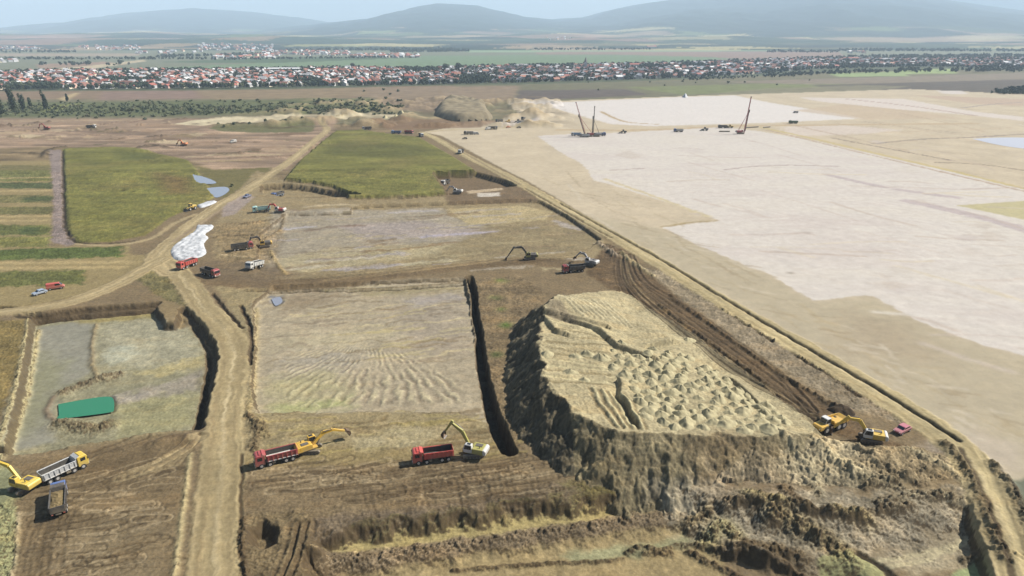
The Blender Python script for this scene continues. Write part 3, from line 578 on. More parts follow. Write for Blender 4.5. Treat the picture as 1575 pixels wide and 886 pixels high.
# ---- roads
def road(pts, hw, col=ROAD, lanes=True, zl=.18):
    idx, d, side, arc, a = line(pts, hw, col, soft=.6, warp=.8, region="haul_road", rough=.03)
    Z[idx] = Z[idx] * (1 - a) + zl * a
    if lanes:
        q = d * side
        n1 = fbm(arc * .05, q * 1.2, 1.5, 3, 61)
        for o, c_, w_ in ((-2.2, A(152, 136, 104), .5), (0.1, A(200, 184, 148), .55), (2.3, A(150, 132, 100), .45), (-3.6, A(196, 180, 140), .5), (3.5, A(190, 172, 134), .45)):
            g = np.exp(-((q - o) / .5) ** 2) * a * w_ * np.clip(1 + n1, .2, 1.6)
            C[idx] += g[:, None] * (c_ - C[idx])
        n2 = fbm(arc * .12, q * 2.2, 1.2, 4, 65, .65)
        C[idx] *= np.exp((.34 * n1 + .10 * n2 + .10 * W3[idx]) * a)[:, None]
        Z[idx] += a * .02 * (n1 + n2)
R1 = [(322, 1100), (325, 960), (328, 886), (334, 800), (343, 700), (345, 640), (355, 590), (360, 550), (353, 518), (332, 492), (310, 470), (294, 445), (272, 418), (250, 402)]
road(R1, [4.0, 4.0, 4.0, 4.1, 4.2, 4.1, 3.9, 3.7, 3.9, 4.0, 4.0, 4.0, 4.0, 4.2])
fill([(205, 424), (232, 412), (250, 416), (268, 440), (285, 470), (240, 455)], A(124, 116, 82), soft=.8, warp=1, rough=.2)
road([(262, 420), (240, 398), (270, 368), (300, 342), (340, 315), (372, 296), (410, 272), (440, 252), (466, 232), (488, 213), (503, 200), (497, 192), (488, 188), (500, 183), (530, 179)], [4, 4.2, 4, 4, 4, 3.6, 3.4, 3.4, 3.2, 3.2, 3.2, 3, 3, 3, 3], col=A(186, 168, 130))
road([(252, 398), (226, 412), (190, 432), (150, 450), (110, 464), (60, 474), (0, 480), (-120, 490)], [4, 3.6, 3.6, 3.6, 3.6, 3.4, 3.2, 3], col=A(184, 166, 128))
line([(268, 372), (300, 350), (345, 320)], 1.2, A(150, 132, 112), soft=.6, w=.6)
fill([(345, 316), (375, 300), (392, 303), (360, 330), (340, 335)], A(168, 154, 146), soft=1, warp=1, w=.85)
RR = [(1600, 960), (1566, 880), (1545, 820), (1525, 770), (1500, 720), (1465, 682), (1415, 645), (1330, 592), (1210, 521), (1100, 458), (1000, 396), (900, 339), (800, 282), (762, 262), (710, 236), (672, 214), (648, 204)]
road(RR, [4.2] * 6 + [4.6, 4.6, 4.4, 4.0, 4.0, 3.8, 3.8, 3.6, 3.4, 3.2, 3.2], col=A(192, 176, 136))
road([(650, 204), (690, 200), (740, 199), (790, 196), (860, 194)], [3, 3, 3, 3, 3], col=A(200, 184, 152), lanes=False)
line([(860, 312), (905, 337), (1010, 396), (1110, 457), (1215, 520), (1345, 596), (1420, 643), (1475, 678)], .5, A(82, 68, 50), soft=.35, warp=.4, dz=-.7)
line([(808, 290), (905, 346), (940, 366)], .5, A(110, 94, 72), soft=.4, dz=-.5)
line([(690, 222), (760, 262), (800, 284)], .8, A(140, 122, 98), soft=.6, w=.7)
# the two rutted lanes at the lower right
for o, c_ in ((-10, A(70, 58, 44)), (16, A(196, 180, 140))):
    line([(1486 + o, 690), (1512 + o, 740), (1536 + o, 800), (1562 + o, 870), (1590 + o, 950)], .55, c_, soft=.3, warp=.4, w=.85, dz=-.15)
ridge([(1455, 686), (1478, 712), (1500, 752), (1520, 800), (1545, 860)], 1.0, 1.3, A(94, 80, 60), clod=1.3)
ridge([(1525, 715), (1550, 745), (1580, 800), (1610, 880)], .9, 1.2, A(88, 76, 60), clod=1.4)
fill([(1552, 740), (1600, 735), (1640, 820), (1580, 800)], A(120, 122, 104), soft=.8, warp=1)
line([(371, 470), (384, 500), (388, 530), (385, 560)], .45, A(66, 54, 40), soft=.3, dz=-.7); line([(328, 452), (350, 480), (372, 505)], .45, A(66, 54, 40), soft=.3, dz=-.6)
line([(372, 700), (370, 800), (372, 900)], .35, A(90, 76, 56), soft=.3, dz=-.3)
for i in range(7):
    ruts([(300 + 2 * i, 672), (288 - 6 * i, 690 + 3 * i), (270 - 14 * i, 712 + 4 * i)], depth=.08, col=A(178, 160, 124), w=.5)
# ---- rough heaps round the far stockpile
k = np.nonzero((Y > unproject(0, 196)[1]) & (Y < unproject(0, 136)[1]) & (X > -330) & (X < 60))[0]
fx = sstep(-330, -190, X[k]) * (1 - sstep(10, 60, X[k] - (Y[k] - 560) * .12))
fy = sstep(560, 620, Y[k]) * (1 - sstep(860, 960, Y[k])); nn = fbm(X[k], Y[k], 38, 4, 111)
SPX, SPY = unproject(712, 178); away = sstep(34, 60, np.hypot(X[k] - SPX, (Y[k] - SPY) * .7))
Z[k] += np.maximum(nn + .12, 0) * 9 * fx * fy * away
hh = fx * fy * sstep(.0, .5, nn)
C[k] += (hh * .8)[:, None] * (A(186, 166, 132) - C[k]); C[k] += (fx * fy * sstep(.1, .5, -nn) * .6)[:, None] * (A(112, 98, 78) - C[k])
fill([(560, 186), (700, 182), (770, 186), (740, 196), (600, 200)], A(140, 114, 90), soft=3, warp=3, w=.8)
# ---- hills: ridges given by where their crests stand
def crest(pts, Yc):
    u = np.array([(p[0] - 787.5) / F for p in pts]); v = np.array([(443 - p[1]) / F for p in pts])
    t = Yc / (CP + v * SP)
    return u * t, H + t * (v * CP - SP)
fa = np.nonzero(Y > 3300)[0]; fX, fY = X[fa], Y[fa]
n_big = fbm(fX, fY, 1500, 5, 201); n_mid = fbm(fX, fY, 420, 4, 207)
n_lat = fbm(fX, fY * .5, 900, 4, 301)
zz = np.zeros(len(fa)); zz += sstep(3400, 7000, fY) * 55 + sstep(3600, 5200, fY) * (38 * np.maximum(n_big, -.15) + 6 * n_mid)
hill_id = np.zeros(len(fa), int)
RIDGES = [
    ([(-900, 40), (-200, 44), (0, 46), (40, 42), (90, 35), (140, 33), (170, 28), (200, 21), (250, 16), (300, 12.5), (340, 15), (400, 20), (450, 26), (490, 33), (600, 44), (800, 58), (2600, 60)], 15000, 3800, 90),
    ([(-900, 60), (300, 56), (400, 47), (470, 40), (530, 33), (570, 29), (600, 20), (640, 10.5), (675, 5.5), (705, 7), (730, 8.5), (770, 17), (800, 25), (850, 31), (900, 36), (1000, 44), (1200, 56), (2600, 60)], 12200, 3700, 90),
    ([(-900, 64), (700, 58), (800, 42), (850, 31), (880, 28), (905, 27), (930, 18), (970, 9), (1010, 3), (1050, -3), (1120, -16), (1200, -26), (1290, -22), (1370, -10), (1430, 1), (1500, 11), (1575, 21), (1700, 36), (1900, 48), (2600, 55)], 13600, 5200, 90),
    ([(-900, 60), (1000, 55), (1200, 10), (1400, -12), (1500, -20), (1650, -26), (1900, -12), (2300, 20), (2600, 40)], 17500, 2500, 60),
    ([(-900, 66), (-100, 55), (40, 53), (110, 60), (150, 55), (220, 52), (300, 56), (420, 60), (560, 62), (700, 60), (900, 60), (1150, 62), (1300, 64), (1450, 58), (1600, 54), (2600, 58)], 6600, 1300, 14)]
for pts, Yc, wd, amp in RIDGES:
    cx_, cz_ = crest(pts, Yc)
    xa = fX * Yc / fY * .5 + fX * .5
    zr = np.interp(xa + 160 * n_lat * (Yc / 10000), cx_, cz_)
    zr = np.maximum(zr, 0)
    front = np.exp(-np.abs((fY - Yc) / wd) ** 1.7)
    spur = 1 + .30 * n_lat * (1 - front)
    z_ = zr * front * np.clip(spur, .5, 1.4) + 26 * n_mid * front * (1 - front) * 3 * np.clip(zr / 300, 0, 1)
    z_ = z_ * sstep(4000, 8200, fY) if Yc > 9000 else z_ * sstep(3700, 5200, fY)
    m = z_ > zz
    zz = np.maximum(zz, z_)
Z[fa] += zz
sl = fa[fY > 3500]
RG[sl] = REGS.index("hills")
# patchwork of fields on the foothills, woodland above
hx, hy = X[sl] + 120 * W3[sl], Y[sl]
c1 = np.floor(hx / 520 + .35 * np.floor(hy / 420)); c2 = np.floor(hy / 420 + .2 * gnoise(hx / 900, hy / 900, 3))
hsh = (np.abs(np.sin(c1 * 127.1 + c2 * 311.7) * 43758.5453)) % 1
pal = np.array([A(150, 128, 108), A(172, 150, 122), A(110, 122, 76), A(188, 176, 130), A(64, 78, 48), A(70, 82, 50), A(60, 74, 46), A(120, 110, 80)])
fc = pal[(hsh * 8).astype(int) % 8]
wood = A(42, 56, 44)
hz = Z[sl]; wsel = sstep(-.05, .12, fbm(hx, hy * 1.4, 900, 4, 231) + sstep(75, 190, hz) * 1.2 - .04)
C[sl] = fc * (1 - wsel)[:, None] + wood * wsel[:, None]
C[sl] *= (1 + .35 * fbm(X[sl], Y[sl], 260, 4, 251) * wsel)[:, None]
def hill_patch(px, py, w_, h_, col, a=.6):
    """a field on the foothills at the place where the sight line of the photo meets the slope"""
    u = (px - 787.5) / F; v = (443 - py) / F
    jc = int(np.argmin(abs(U - u)))
    colz = Z.reshape(NR, NC)[:, jc]; dyv = CP + v * SP; dzv = v * CP - SP
    zray = H + rows_Y / dyv * dzv
    hit = np.nonzero((colz >= zray) & (rows_Y > 2500))[0]
    if not len(hit): return
    y0 = rows_Y[hit[0]]; x0 = u * y0 / dyv
    k = np.nonzero((abs(X - x0) < w_ * 1.3) & (abs(Y - y0) < h_ * 1.3))[0]
    g = 1 - sstep(.8, 1.05, np.maximum(abs(X[k] - x0 + 60 * W3[k]) / w_, abs(Y[k] - y0 + 60 * W4[k]) / h_))
    C[k] += (a * g)[:, None] * (col - C[k])
for q in ((200, 62, 1000, 420), (330, 64, 800, 260), (470, 61, 900, 240), (620, 65, 800, 260), (770, 64, 700, 240), (150, 53, 500, 300), (900, 66, 700, 220), (1150, 63, 900, 260), (1300, 67, 800, 220), (1480, 70, 700, 220), (560, 58, 600, 300)):
    hill_patch(*q, A(58, 74, 52), .8)
for q in ((40, 62, 500, 500, A(190, 150, 128)), (100, 57, 300, 250, A(196, 160, 136)), (10, 58, 250, 300, A(186, 146, 126)), (265, 70, 140, 160, A(200, 170, 130)), (505, 70, 260, 150, A(200, 196, 140)), (380, 58, 200, 200, A(190, 160, 130)),
          (690, 57, 420, 300, A(190, 168, 130)), (850, 55, 500, 300, A(184, 150, 130)), (980, 53, 300, 260, A(196, 170, 140)), (930, 60, 400, 250, A(180, 140, 124)), (1060, 58, 300, 200, A(196, 184, 140)), (1420, 62, 700, 350, A(204, 176, 144)), (1530, 58, 300, 250, A(200, 190, 150)), (219, 47, 150, 150, A(210, 196, 176)), (580, 49, 200, 200, A(170, 180, 120))):
    hill_patch(*q)
# ================================================================== small relief everywhere near
n0 = np.nonzero(Y < 420)[0]; x, y = X[n0], Y[n0]
def steepness():
    Zm = Z.reshape(NR, NC); gy_ = np.abs(np.diff(Zm, axis=0, append=Zm[-1:])) / np.maximum(np.diff(rows_Y, append=rows_Y[-1] + 1), .05)[:, None]
    gx_ = np.abs(np.diff(Zm, axis=1, append=Zm[:, -1:])) / np.maximum(np.abs(np.diff(X.reshape(NR, NC), axis=1, append=X.reshape(NR, NC)[:, -1:] + 1)), .05)
    return np.maximum(gx_, gy_)
st0 = steepness(); st0 = np.maximum(st0, np.maximum(np.roll(st0, 1, 1), np.roll(st0, -1, 1))); st0 = np.maximum(st0, np.maximum(np.roll(st0, 1, 0), np.roll(st0, -1, 0)))
calm = (1 - .8 * sstep(.9, 1.6, st0.ravel()))[n0]
n_a = fbm(x, y, 3.2, 4, 401); n_b = 2.6 * np.abs(fbm(x, y, 1.9, 3, 411)) - .5; n_c = fbm(x, y, .6, 2, 421, .8)
rgh = ROUGH[n0]
cl = np.maximum(CLOD[n0], np.clip(rgh - .05, 0, .12) * .35)
Z[n0] += calm * (rgh * (1.7 * n_a + .8 * n_c) + cl * (1.3 * n_b + .7 * n_c))
n_d = fbm(x, y, 12, 3, 431)
bl = np.clip(rgh / .09, .16, 1.2) + .6 * np.clip(cl / .2, 0, 1)
n_e = fbm(x * .45, y, 5.0, 4, 441, .65); n_f = fbm(x, y * .5, 1.6, 3, 451, .6)
sgn_ = np.sign(n_e) * np.abs(n_e) ** .8
C[n0] *= np.exp(bl * (  .24 * n_a + .32 * n_c + .20 * n_d + .26 * sgn_ + .20 * n_f))[:, None]
# damp, darker and browner where the fill is fresh
C[n0] *= 1 - (np.clip(bl, 0, 1) * np.clip(n_e * 1.6, 0, 1) * .16)[:, None] * np.array([.6, 1.0, 1.5])
n1 = np.nonzero((Y >= 420) & (Y < 900))[0]
Z[n1] += ROUGH[n1] * 2.0 * W1[n1]
C[n1] *= np.clip(1 + np.clip(ROUGH[n1] / .08, .2, 1.2) * (.16 * W1[n1] + .14 * W3[n1]), .5, 1.6)[:, None]
# bare soil shows where the cut edges are too steep for grass
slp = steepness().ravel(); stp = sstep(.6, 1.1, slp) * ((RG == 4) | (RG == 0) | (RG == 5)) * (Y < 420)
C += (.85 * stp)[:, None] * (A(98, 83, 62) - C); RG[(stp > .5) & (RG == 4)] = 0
np.clip(C, .004, .7, out=C)
BASINS = []
def basin(pts, h, level, bed):
    P0 = PW(pts, h); P = smooth_line(np.vstack([P0, P0[:1]]), 3)[:-1]
    idx = sub(P, 3); s = sdist(P, idx)
    a = 1 - sstep(-.5, 1.2, s) if Y[idx].mean() < 250 else (s < 0) * 1.0
    Z[idx] = Z[idx] * (1 - a) + np.minimum(bed, Z[idx]) * a
    c0 = P.mean(0); BASINS.append((c0 + (P - c0) * 1.06, level))
basin([(92, 622), (93, 638), (92, 643), (130, 639), (166, 634), (173, 630), (172, 614), (160, 611), (130, 615)], -2.3, -2.3, -3.0)
basin([(296, 268), (318, 274), (332, 281), (320, 283), (302, 280)], 0, .15, -.2)
basin([(318, 290), (345, 288), (352, 293), (342, 301), (330, 303)], 0, .15, -.2)
basin([(418, 460), (430, 457), (434, 464), (424, 470)], -1.1, -1.1, -1.5)
basin([(1500, 214), (1540, 212), (1600, 213), (1660, 220), (1600, 229), (1545, 224)], 0, .05, -.3)
Zg = Z.reshape(NR, NC)
def zat(x, y):
    j = int(np.clip(np.searchsorted(rows_Y, y) - 1, 0, NR - 2)); f = (y - rows_Y[j]) / (rows_Y[j + 1] - rows_Y[j])
    t = rows_T[j] * (1 - f) + rows_T[j + 1] * f; u = x / t
    i = int(np.clip(np.searchsorted(U, u) - 1, 0, NC - 2)); g = (u - U[i]) / (U[i + 1] - U[i])
    return float((Zg[j, i] * (1 - g) + Zg[j, i + 1] * g) * (1 - f) + (Zg[j + 1, i] * (1 - g) + Zg[j + 1, i + 1] * g) * f)
def ground_at(px, py):
    """where the sight line through a photo pixel meets the terrain"""
    h = 0.0
    for _ in range(14):
        x, y = unproject(px, py, h); h = .5 * h + .5 * zat(x, y)
    return x, y, zat(x, y)
# ================================================================== materials
MATS = {}
def nodes(name):
    m = bpy.data.materials.new(name); m.use_nodes = True
    nt = m.node_tree; b = nt.nodes["Principled BSDF"]
    return m, nt, b
def land_mat(name, scale, amount, bump, bscale, rough=.95, stretch=(1, 1, 1)):
    m, nt, b = nodes(name); L = nt.links
    at = nt.nodes.new("ShaderNodeAttribute"); at.attribute_name = "albedo"
    geo = nt.nodes.new("ShaderNodeNewGeometry")
    mp = nt.nodes.new("ShaderNodeMapping"); mp.inputs["Scale"].default_value = stretch
    L.new(geo.outputs["Position"], mp.inputs["Vector"])
    n1 = nt.nodes.new("ShaderNodeTexNoise"); n1.inputs["Scale"].default_value = scale; n1.inputs["Detail"].default_value = 7; n1.inputs["Roughness"].default_value = .65
    L.new(mp.outputs[0], n1.inputs["Vector"])
    mr = nt.nodes.new("ShaderNodeMapRange"); mr.inputs[1].default_value = .28; mr.inputs[2].default_value = .72
    mr.inputs[3].default_value = 1 - amount; mr.inputs[4].default_value = 1 + amount
    L.new(n1.outputs["Fac"], mr.inputs[0])
    mx = nt.nodes.new("ShaderNodeVectorMath"); mx.operation = "SCALE"
    L.new(at.outputs["Color"], mx.inputs[0]); L.new(mr.outputs[0], mx.inputs["Scale"])
    L.new(mx.outputs[0], b.inputs["Base Color"])
    b.inputs["Roughness"].default_value = rough; b.inputs["Specular IOR Level"].default_value = .15
    if bump:
        n2 = nt.nodes.new("ShaderNodeTexNoise"); n2.inputs["Scale"].default_value = bscale; n2.inputs["Detail"].default_value = 6; n2.inputs["Roughness"].default_value = .7
        L.new(geo.outputs["Position"], n2.inputs["Vector"])
        bp = nt.nodes.new("ShaderNodeBump"); bp.inputs["Strength"].default_value = 1.0; bp.inputs["Distance"].default_value = bump
        L.new(n2.outputs["Fac"], bp.inputs["Height"]); L.new(bp.outputs[0], b.inputs["Normal"])
    return m
LAND = {"ground": land_mat("soil", 1.1, .32, .16, 1.3), "haul_road": land_mat("packed earth", .8, .2, .06, 1.5), "dirt_track": land_mat("churned earth", 1.0, .32, .16, 1.2),
        "sand_platform": land_mat("levelled sand", .25, .10, .03, .8), "grass_field": land_mat("dry grass", .5, .16, .10, 1.0), "excavation_floor": land_mat("wet clay", .7, .24, .08, 1.0, .75),
        "spoil_mound": land_mat("spoil earth", 1.3, .28, .18, 1.3), "plain": land_mat("far fields", .05, .25, 0, 1), "hills": land_mat("hill cover", .008, .22, 0, 1)}
def solid(name, col, rough=.6, metal=0.0, var=.12, scale=3.0, spec=.5):
    key = (name, tuple(np.round(col, 4)))
    if key in MATS: return MATS[key]
    m, nt, b = nodes(name)
    tc = nt.nodes.new("ShaderNodeTexCoord"); n = nt.nodes.new("ShaderNodeTexNoise"); n.inputs["Scale"].default_value = scale; n.inputs["Detail"].default_value = 5
    nt.links.new(tc.outputs["Object"], n.inputs["Vector"])
    rp = nt.nodes.new("ShaderNodeValToRGB"); c = np.asarray(col, float)
    rp.color_ramp.elements[0].position = .3; rp.color_ramp.elements[1].position = .7
    rp.color_ramp.elements[0].color = (*np.clip(c * (1 - var), 0, 1), 1); rp.color_ramp.elements[1].color = (*np.clip(c * (1 + var), 0, 1), 1)
    nt.links.new(n.outputs["Fac"], rp.inputs[0]); nt.links.new(rp.outputs[0], b.inputs["Base Color"])
    b.inputs["Roughness"].default_value = rough; b.inputs["Metallic"].default_value = metal; b.inputs["Specular IOR Level"].default_value = spec
    MATS[key] = m
    return m
def paint(col):
    """machine paint under a patchy coat of dried mud, thicker towards the wheels"""
    key = ("paint", tuple(col))
    if key in MATS: return MATS[key]
    m, nt, b = nodes("dusty machine paint"); L = nt.links
    tc = nt.nodes.new("ShaderNodeTexCoord"); n = nt.nodes.new("ShaderNodeTexNoise"); n.inputs["Scale"].default_value = 1.3; n.inputs["Detail"].default_value = 8; n.inputs["Roughness"].default_value = .7
    L.new(tc.outputs["Object"], n.inputs["Vector"])
    sx = nt.nodes.new("ShaderNodeSeparateXYZ"); L.new(tc.outputs["Object"], sx.inputs[0])
    mz = nt.nodes.new("ShaderNodeMapRange"); mz.inputs[1].default_value = .3; mz.inputs[2].default_value = 2.4; mz.inputs[3].default_value = .30; mz.inputs[4].default_value = 0.0; L.new(sx.outputs[2], mz.inputs[0])
    ad = nt.nodes.new("ShaderNodeMath"); ad.operation = "ADD"; L.new(n.outputs["Fac"], ad.inputs[0]); L.new(mz.outputs[0], ad.inputs[1])
    mr = nt.nodes.new("ShaderNodeMapRange"); mr.inputs[1].default_value = .45; mr.inputs[2].default_value = .95; mr.inputs[3].default_value = .14; mr.inputs[4].default_value = .85; L.new(ad.outputs[0], mr.inputs[0])
    mx = nt.nodes.new("ShaderNodeMix"); mx.data_type = "RGBA"; mx.inputs[6].default_value = (*col, 1); mx.inputs[7].default_value = (.25, .20, .13, 1); L.new(mr.outputs[0], mx.inputs[0])
    L.new(mx.outputs[2], b.inputs["Base Color"]); b.inputs["Roughness"].default_value = .5
    MATS[key] = m
    return m
RED = paint((.30, .022, .035)); BRIGHTRED = paint((.45, .03, .03)); YELLOW = paint((.58, .34, .025)); DUSTY = paint((.55, .36, .04)); LEMON = paint((.58, .40, .035)); WHITE = paint((.55, .55, .53)); BLUE = paint((.045, .11, .30)); TEAL = paint((.35, .58, .55)); GREY = paint((.22, .22, .23)); CHAR = paint((.035, .036, .04)); PINKC = paint((.45, .07, .16)); GREENM = paint((.05, .13, .06)); ORANGE = paint((.62, .17, .04)); OLIVE = paint((.30, .28, .06)); SKYB = paint((.22, .36, .55))
RUBBER = solid("tyre rubber", (.022, .021, .02), .85, 0, .3, 6); STEEL = solid("bare steel", (.12, .11, .10), .5, .6, .3, 4); GLASSD = solid("dark window glass", (.015, .018, .022), .08, 0, .1, 1, .8); CHROME = solid("pale hub steel", (.42, .40, .37), .5, .3, .2, 5); LAMP = solid("lamp glass", (.8, .8, .75), .2); RUST = solid("rusty bucket steel", (.13, .085, .05), .7, .2, .35, 5); MUDST = solid("muddy bed steel", (.055, .05, .042), .8, 0, .3, 2); BEDGREY = solid("worn dump bed steel", (.40, .40, .39), .5, .2, .2, 3)
SOILL = solid("loose soil", A(150, 132, 98), .95, 0, .3, 2.2, .1); SOILH = solid("dumped soil", A(203, 192, 156), .95, 0, .2, 1.5, .1)

# ================================================================== land meshes: one sheet cut along the edges of its areas
def mesh_from(name, verts, faces, mat, smooth=True, col=None):
    me = bpy.data.meshes.new(name)
    nv, nf = len(verts), len(faces); k = faces.shape[1]
    me.vertices.add(nv); me.vertices.foreach_set("co", np.ascontiguousarray(verts, np.float32).ravel())
    me.loops.add(nf * k); me.loops.foreach_set("vertex_index", np.ascontiguousarray(faces, np.int32).ravel())
    me.polygons.add(nf); me.polygons.foreach_set("loop_start", np.arange(0, nf * k, k, dtype=np.int32)); me.polygons.foreach_set("loop_total", np.full(nf, k, np.int32))
    if smooth: me.polygons.foreach_set("use_smooth", np.ones(nf, bool))
    me.update(calc_edges=True)
    if col is not None:
        a = me.color_attributes.new("albedo", "FLOAT_COLOR", "POINT")
        rgba = np.ones((nv, 4), np.float32); rgba[:, :3] = col; a.data.foreach_set("color", rgba.ravel())
    if mat: me.materials.append(mat)
    return me
def link(name, me, parent=None, loc=None, rotz=0.0):
    o = bpy.data.objects.new(name, me); COL.objects.link(o)
    if parent is not None: o.parent = parent
    if loc is not None: o.location = loc
    if rotz: o.rotation_euler = (0, 0, rotz)
    return o
def tag(o, label=None, cat=None, group=None, kind=None):
    if label: o["label"] = label
    if cat: o["category"] = cat
    if group: o["group"] = group
    if kind: o["kind"] = kind
    return o
V = np.stack([X, Y, Z], 1)
ii = (np.arange(NR - 1)[:, None] * NC + np.arange(NC - 1)[None, :]).ravel()
Q = np.stack([ii, ii + 1, ii + NC + 1, ii + NC], 1)
fr = RG[ii]
for r, nm in enumerate(REGS):
    q = Q[fr == r]
    if not len(q): continue
    u_, inv = np.unique(q.ravel(), return_inverse=True)
    tag(link(nm, mesh_from(nm, V[u_], inv.reshape(-1, 4), LAND[nm], True, C[u_])), kind="structure")
# ---- water
def water_mat(name, col, rough):
    m, nt, b = nodes(name); tc = nt.nodes.new("ShaderNodeNewGeometry"); n = nt.nodes.new("ShaderNodeTexNoise"); n.inputs["Scale"].default_value = 1.5
    nt.links.new(tc.outputs["Position"], n.inputs["Vector"]); bp = nt.nodes.new("ShaderNodeBump"); bp.inputs["Distance"].default_value = .02; bp.inputs["Strength"].default_value = .5
    nt.links.new(n.outputs["Fac"], bp.inputs["Height"]); nt.links.new(bp.outputs[0], b.inputs["Normal"])
    b.inputs["Base Color"].default_value = (*col, 1); b.inputs["Roughness"].default_value = rough; return m
def pool(name, spec, mat):
    P, z = spec
    bm = bmesh.new(); bm.faces.new([bm.verts.new((p[0], p[1], z)) for p in P]); bmesh.ops.triangulate(bm, faces=bm.faces)
    me = bpy.data.meshes.new(name); bm.to_mesh(me); me.materials.append(mat)
    return tag(link(name, me), kind="structure")
TURQ = water_mat("turquoise pit water", (.022, .15, .072), .2); PUD = water_mat("muddy water", (.19, .20, .235), .15); PALEW = water_mat("pale wet sand water", (.34, .34, .37), .4)
for nm_, sp_, m_w in zip(["pond_water"] + ["puddle_water"] * 4, BASINS, (TURQ, PUD, PUD, PUD, PALEW)):
    pool(nm_, sp_, m_w)
# ================================================================== machines
class MB:
    def __init__(s): s.bm = bmesh.new()
    def box(s, c, d, bev=.04, rot=None):
        b = bmesh.new(); bmesh.ops.create_cube(b, size=1)
        for v in b.verts: v.co = Vector((v.co.x * d[0], v.co.y * d[1], v.co.z * d[2]))
        if bev: bmesh.ops.bevel(b, geom=b.edges[:], offset=min(bev, min(d) * .3), segments=1, affect="EDGES")
        M = Matrix.Translation(c) @ (rot.to_4x4() if rot is not None else Matrix.Identity(4))
        s._add(b, M); return s
    def prism(s, prof, y0, y1, bev=.03):
        b = bmesh.new(); lo = [b.verts.new((p[0], y0, p[1])) for p in prof]; hi = [b.verts.new((p[0], y1, p[1])) for p in prof]
        n = len(prof)
        b.faces.new(lo); b.faces.new(hi[::-1])
        for i in range(n): b.faces.new((lo[i], hi[i], hi[(i + 1) % n], lo[(i + 1) % n]))
        bmesh.ops.recalc_face_normals(b, faces=b.faces)
        if bev: bmesh.ops.bevel(b, geom=b.edges[:], offset=bev, segments=1, affect="EDGES")
        s._add(b, Matrix.Identity(4)); return s
    def cyl(s, p, q, r, r2=None, n=14):
        p, q = Vector(p), Vector(q); d = q - p; b = bmesh.new()
        bmesh.ops.create_cone(b, cap_ends=True, segments=n, radius1=r, radius2=r if r2 is None else r2, depth=d.length)
        s._add(b, Matrix.Translation((p + q) / 2) @ d.to_track_quat("Z", "Y").to_matrix().to_4x4()); return s
    def beam(s, p, q, h0, h1, y0, y1, bev=.03):
        p, q = Vector((p[0], p[1])), Vector((q[0], q[1])); d = (q - p).normalized(); n = Vector((-d.y, d.x))
        return s.prism([tuple(p - n * h0 / 2), tuple(q - n * h1 / 2), tuple(q + n * h1 / 2), tuple(p + n * h0 / 2)], y0, y1, bev)
    def _add(s, b, M):
        b.transform(M); me = bpy.data.meshes.new("t"); b.to_mesh(me); s.bm.from_mesh(me); bpy.data.meshes.remove(me); b.free()
    def build(s, name, mat, parent=None, loc=None, rotz=0, smooth=False):
        bmesh.ops.recalc_face_normals(s.bm, faces=s.bm.faces)
        me = bpy.data.meshes.new(name); s.bm.to_mesh(me); s.bm.free()
        if smooth:
            for p in me.polygons: p.use_smooth = True
        me.materials.append(mat)
        return link(name, me, parent, loc, rotz)
def root(name, label, cat, front, rear, group=None, z=None):
    x0, y0, _ = ground_at(*rear); x1, y1, _ = ground_at(*front)
    x, y = (x0 + x1) / 2, (y0 + y1) / 2; a = math.atan2(y1 - y0, x1 - x0)
    e = bpy.data.objects.new(name, None); COL.objects.link(e); e.empty_display_size = .5
    c, s = math.cos(a), math.sin(a)
    zs = [zat(x + c * dx - s * dy, y + s * dx + c * dy) for dx in (-2.5, 0, 2.5) for dy in (-1, 0, 1)]
    e.location = (x, y, float(np.mean(zs)) + .05); e.rotation_euler = (0, 0, a)
    # sit on the slope of the ground
    pz = np.mean(zs[6:]) - np.mean(zs[:3])
    e.rotation_euler = (0, -math.atan2(pz, 5.0) * .8, a)
    return tag(e, label, cat, group)
def wheel(parent, x, y, r, wd, big=True):
    w_ = MB().cyl((x, y - wd / 2, r), (x, y + wd / 2, r), r, n=18).build("wheel", RUBBER, parent)
    sgn = 1 if y > 0 else -1
    MB().cyl((x, y + sgn * (wd / 2 - .05), r), (x, y + sgn * (wd / 2 + .03), r), r * .55, n=12).build("rim", CHROME, w_)
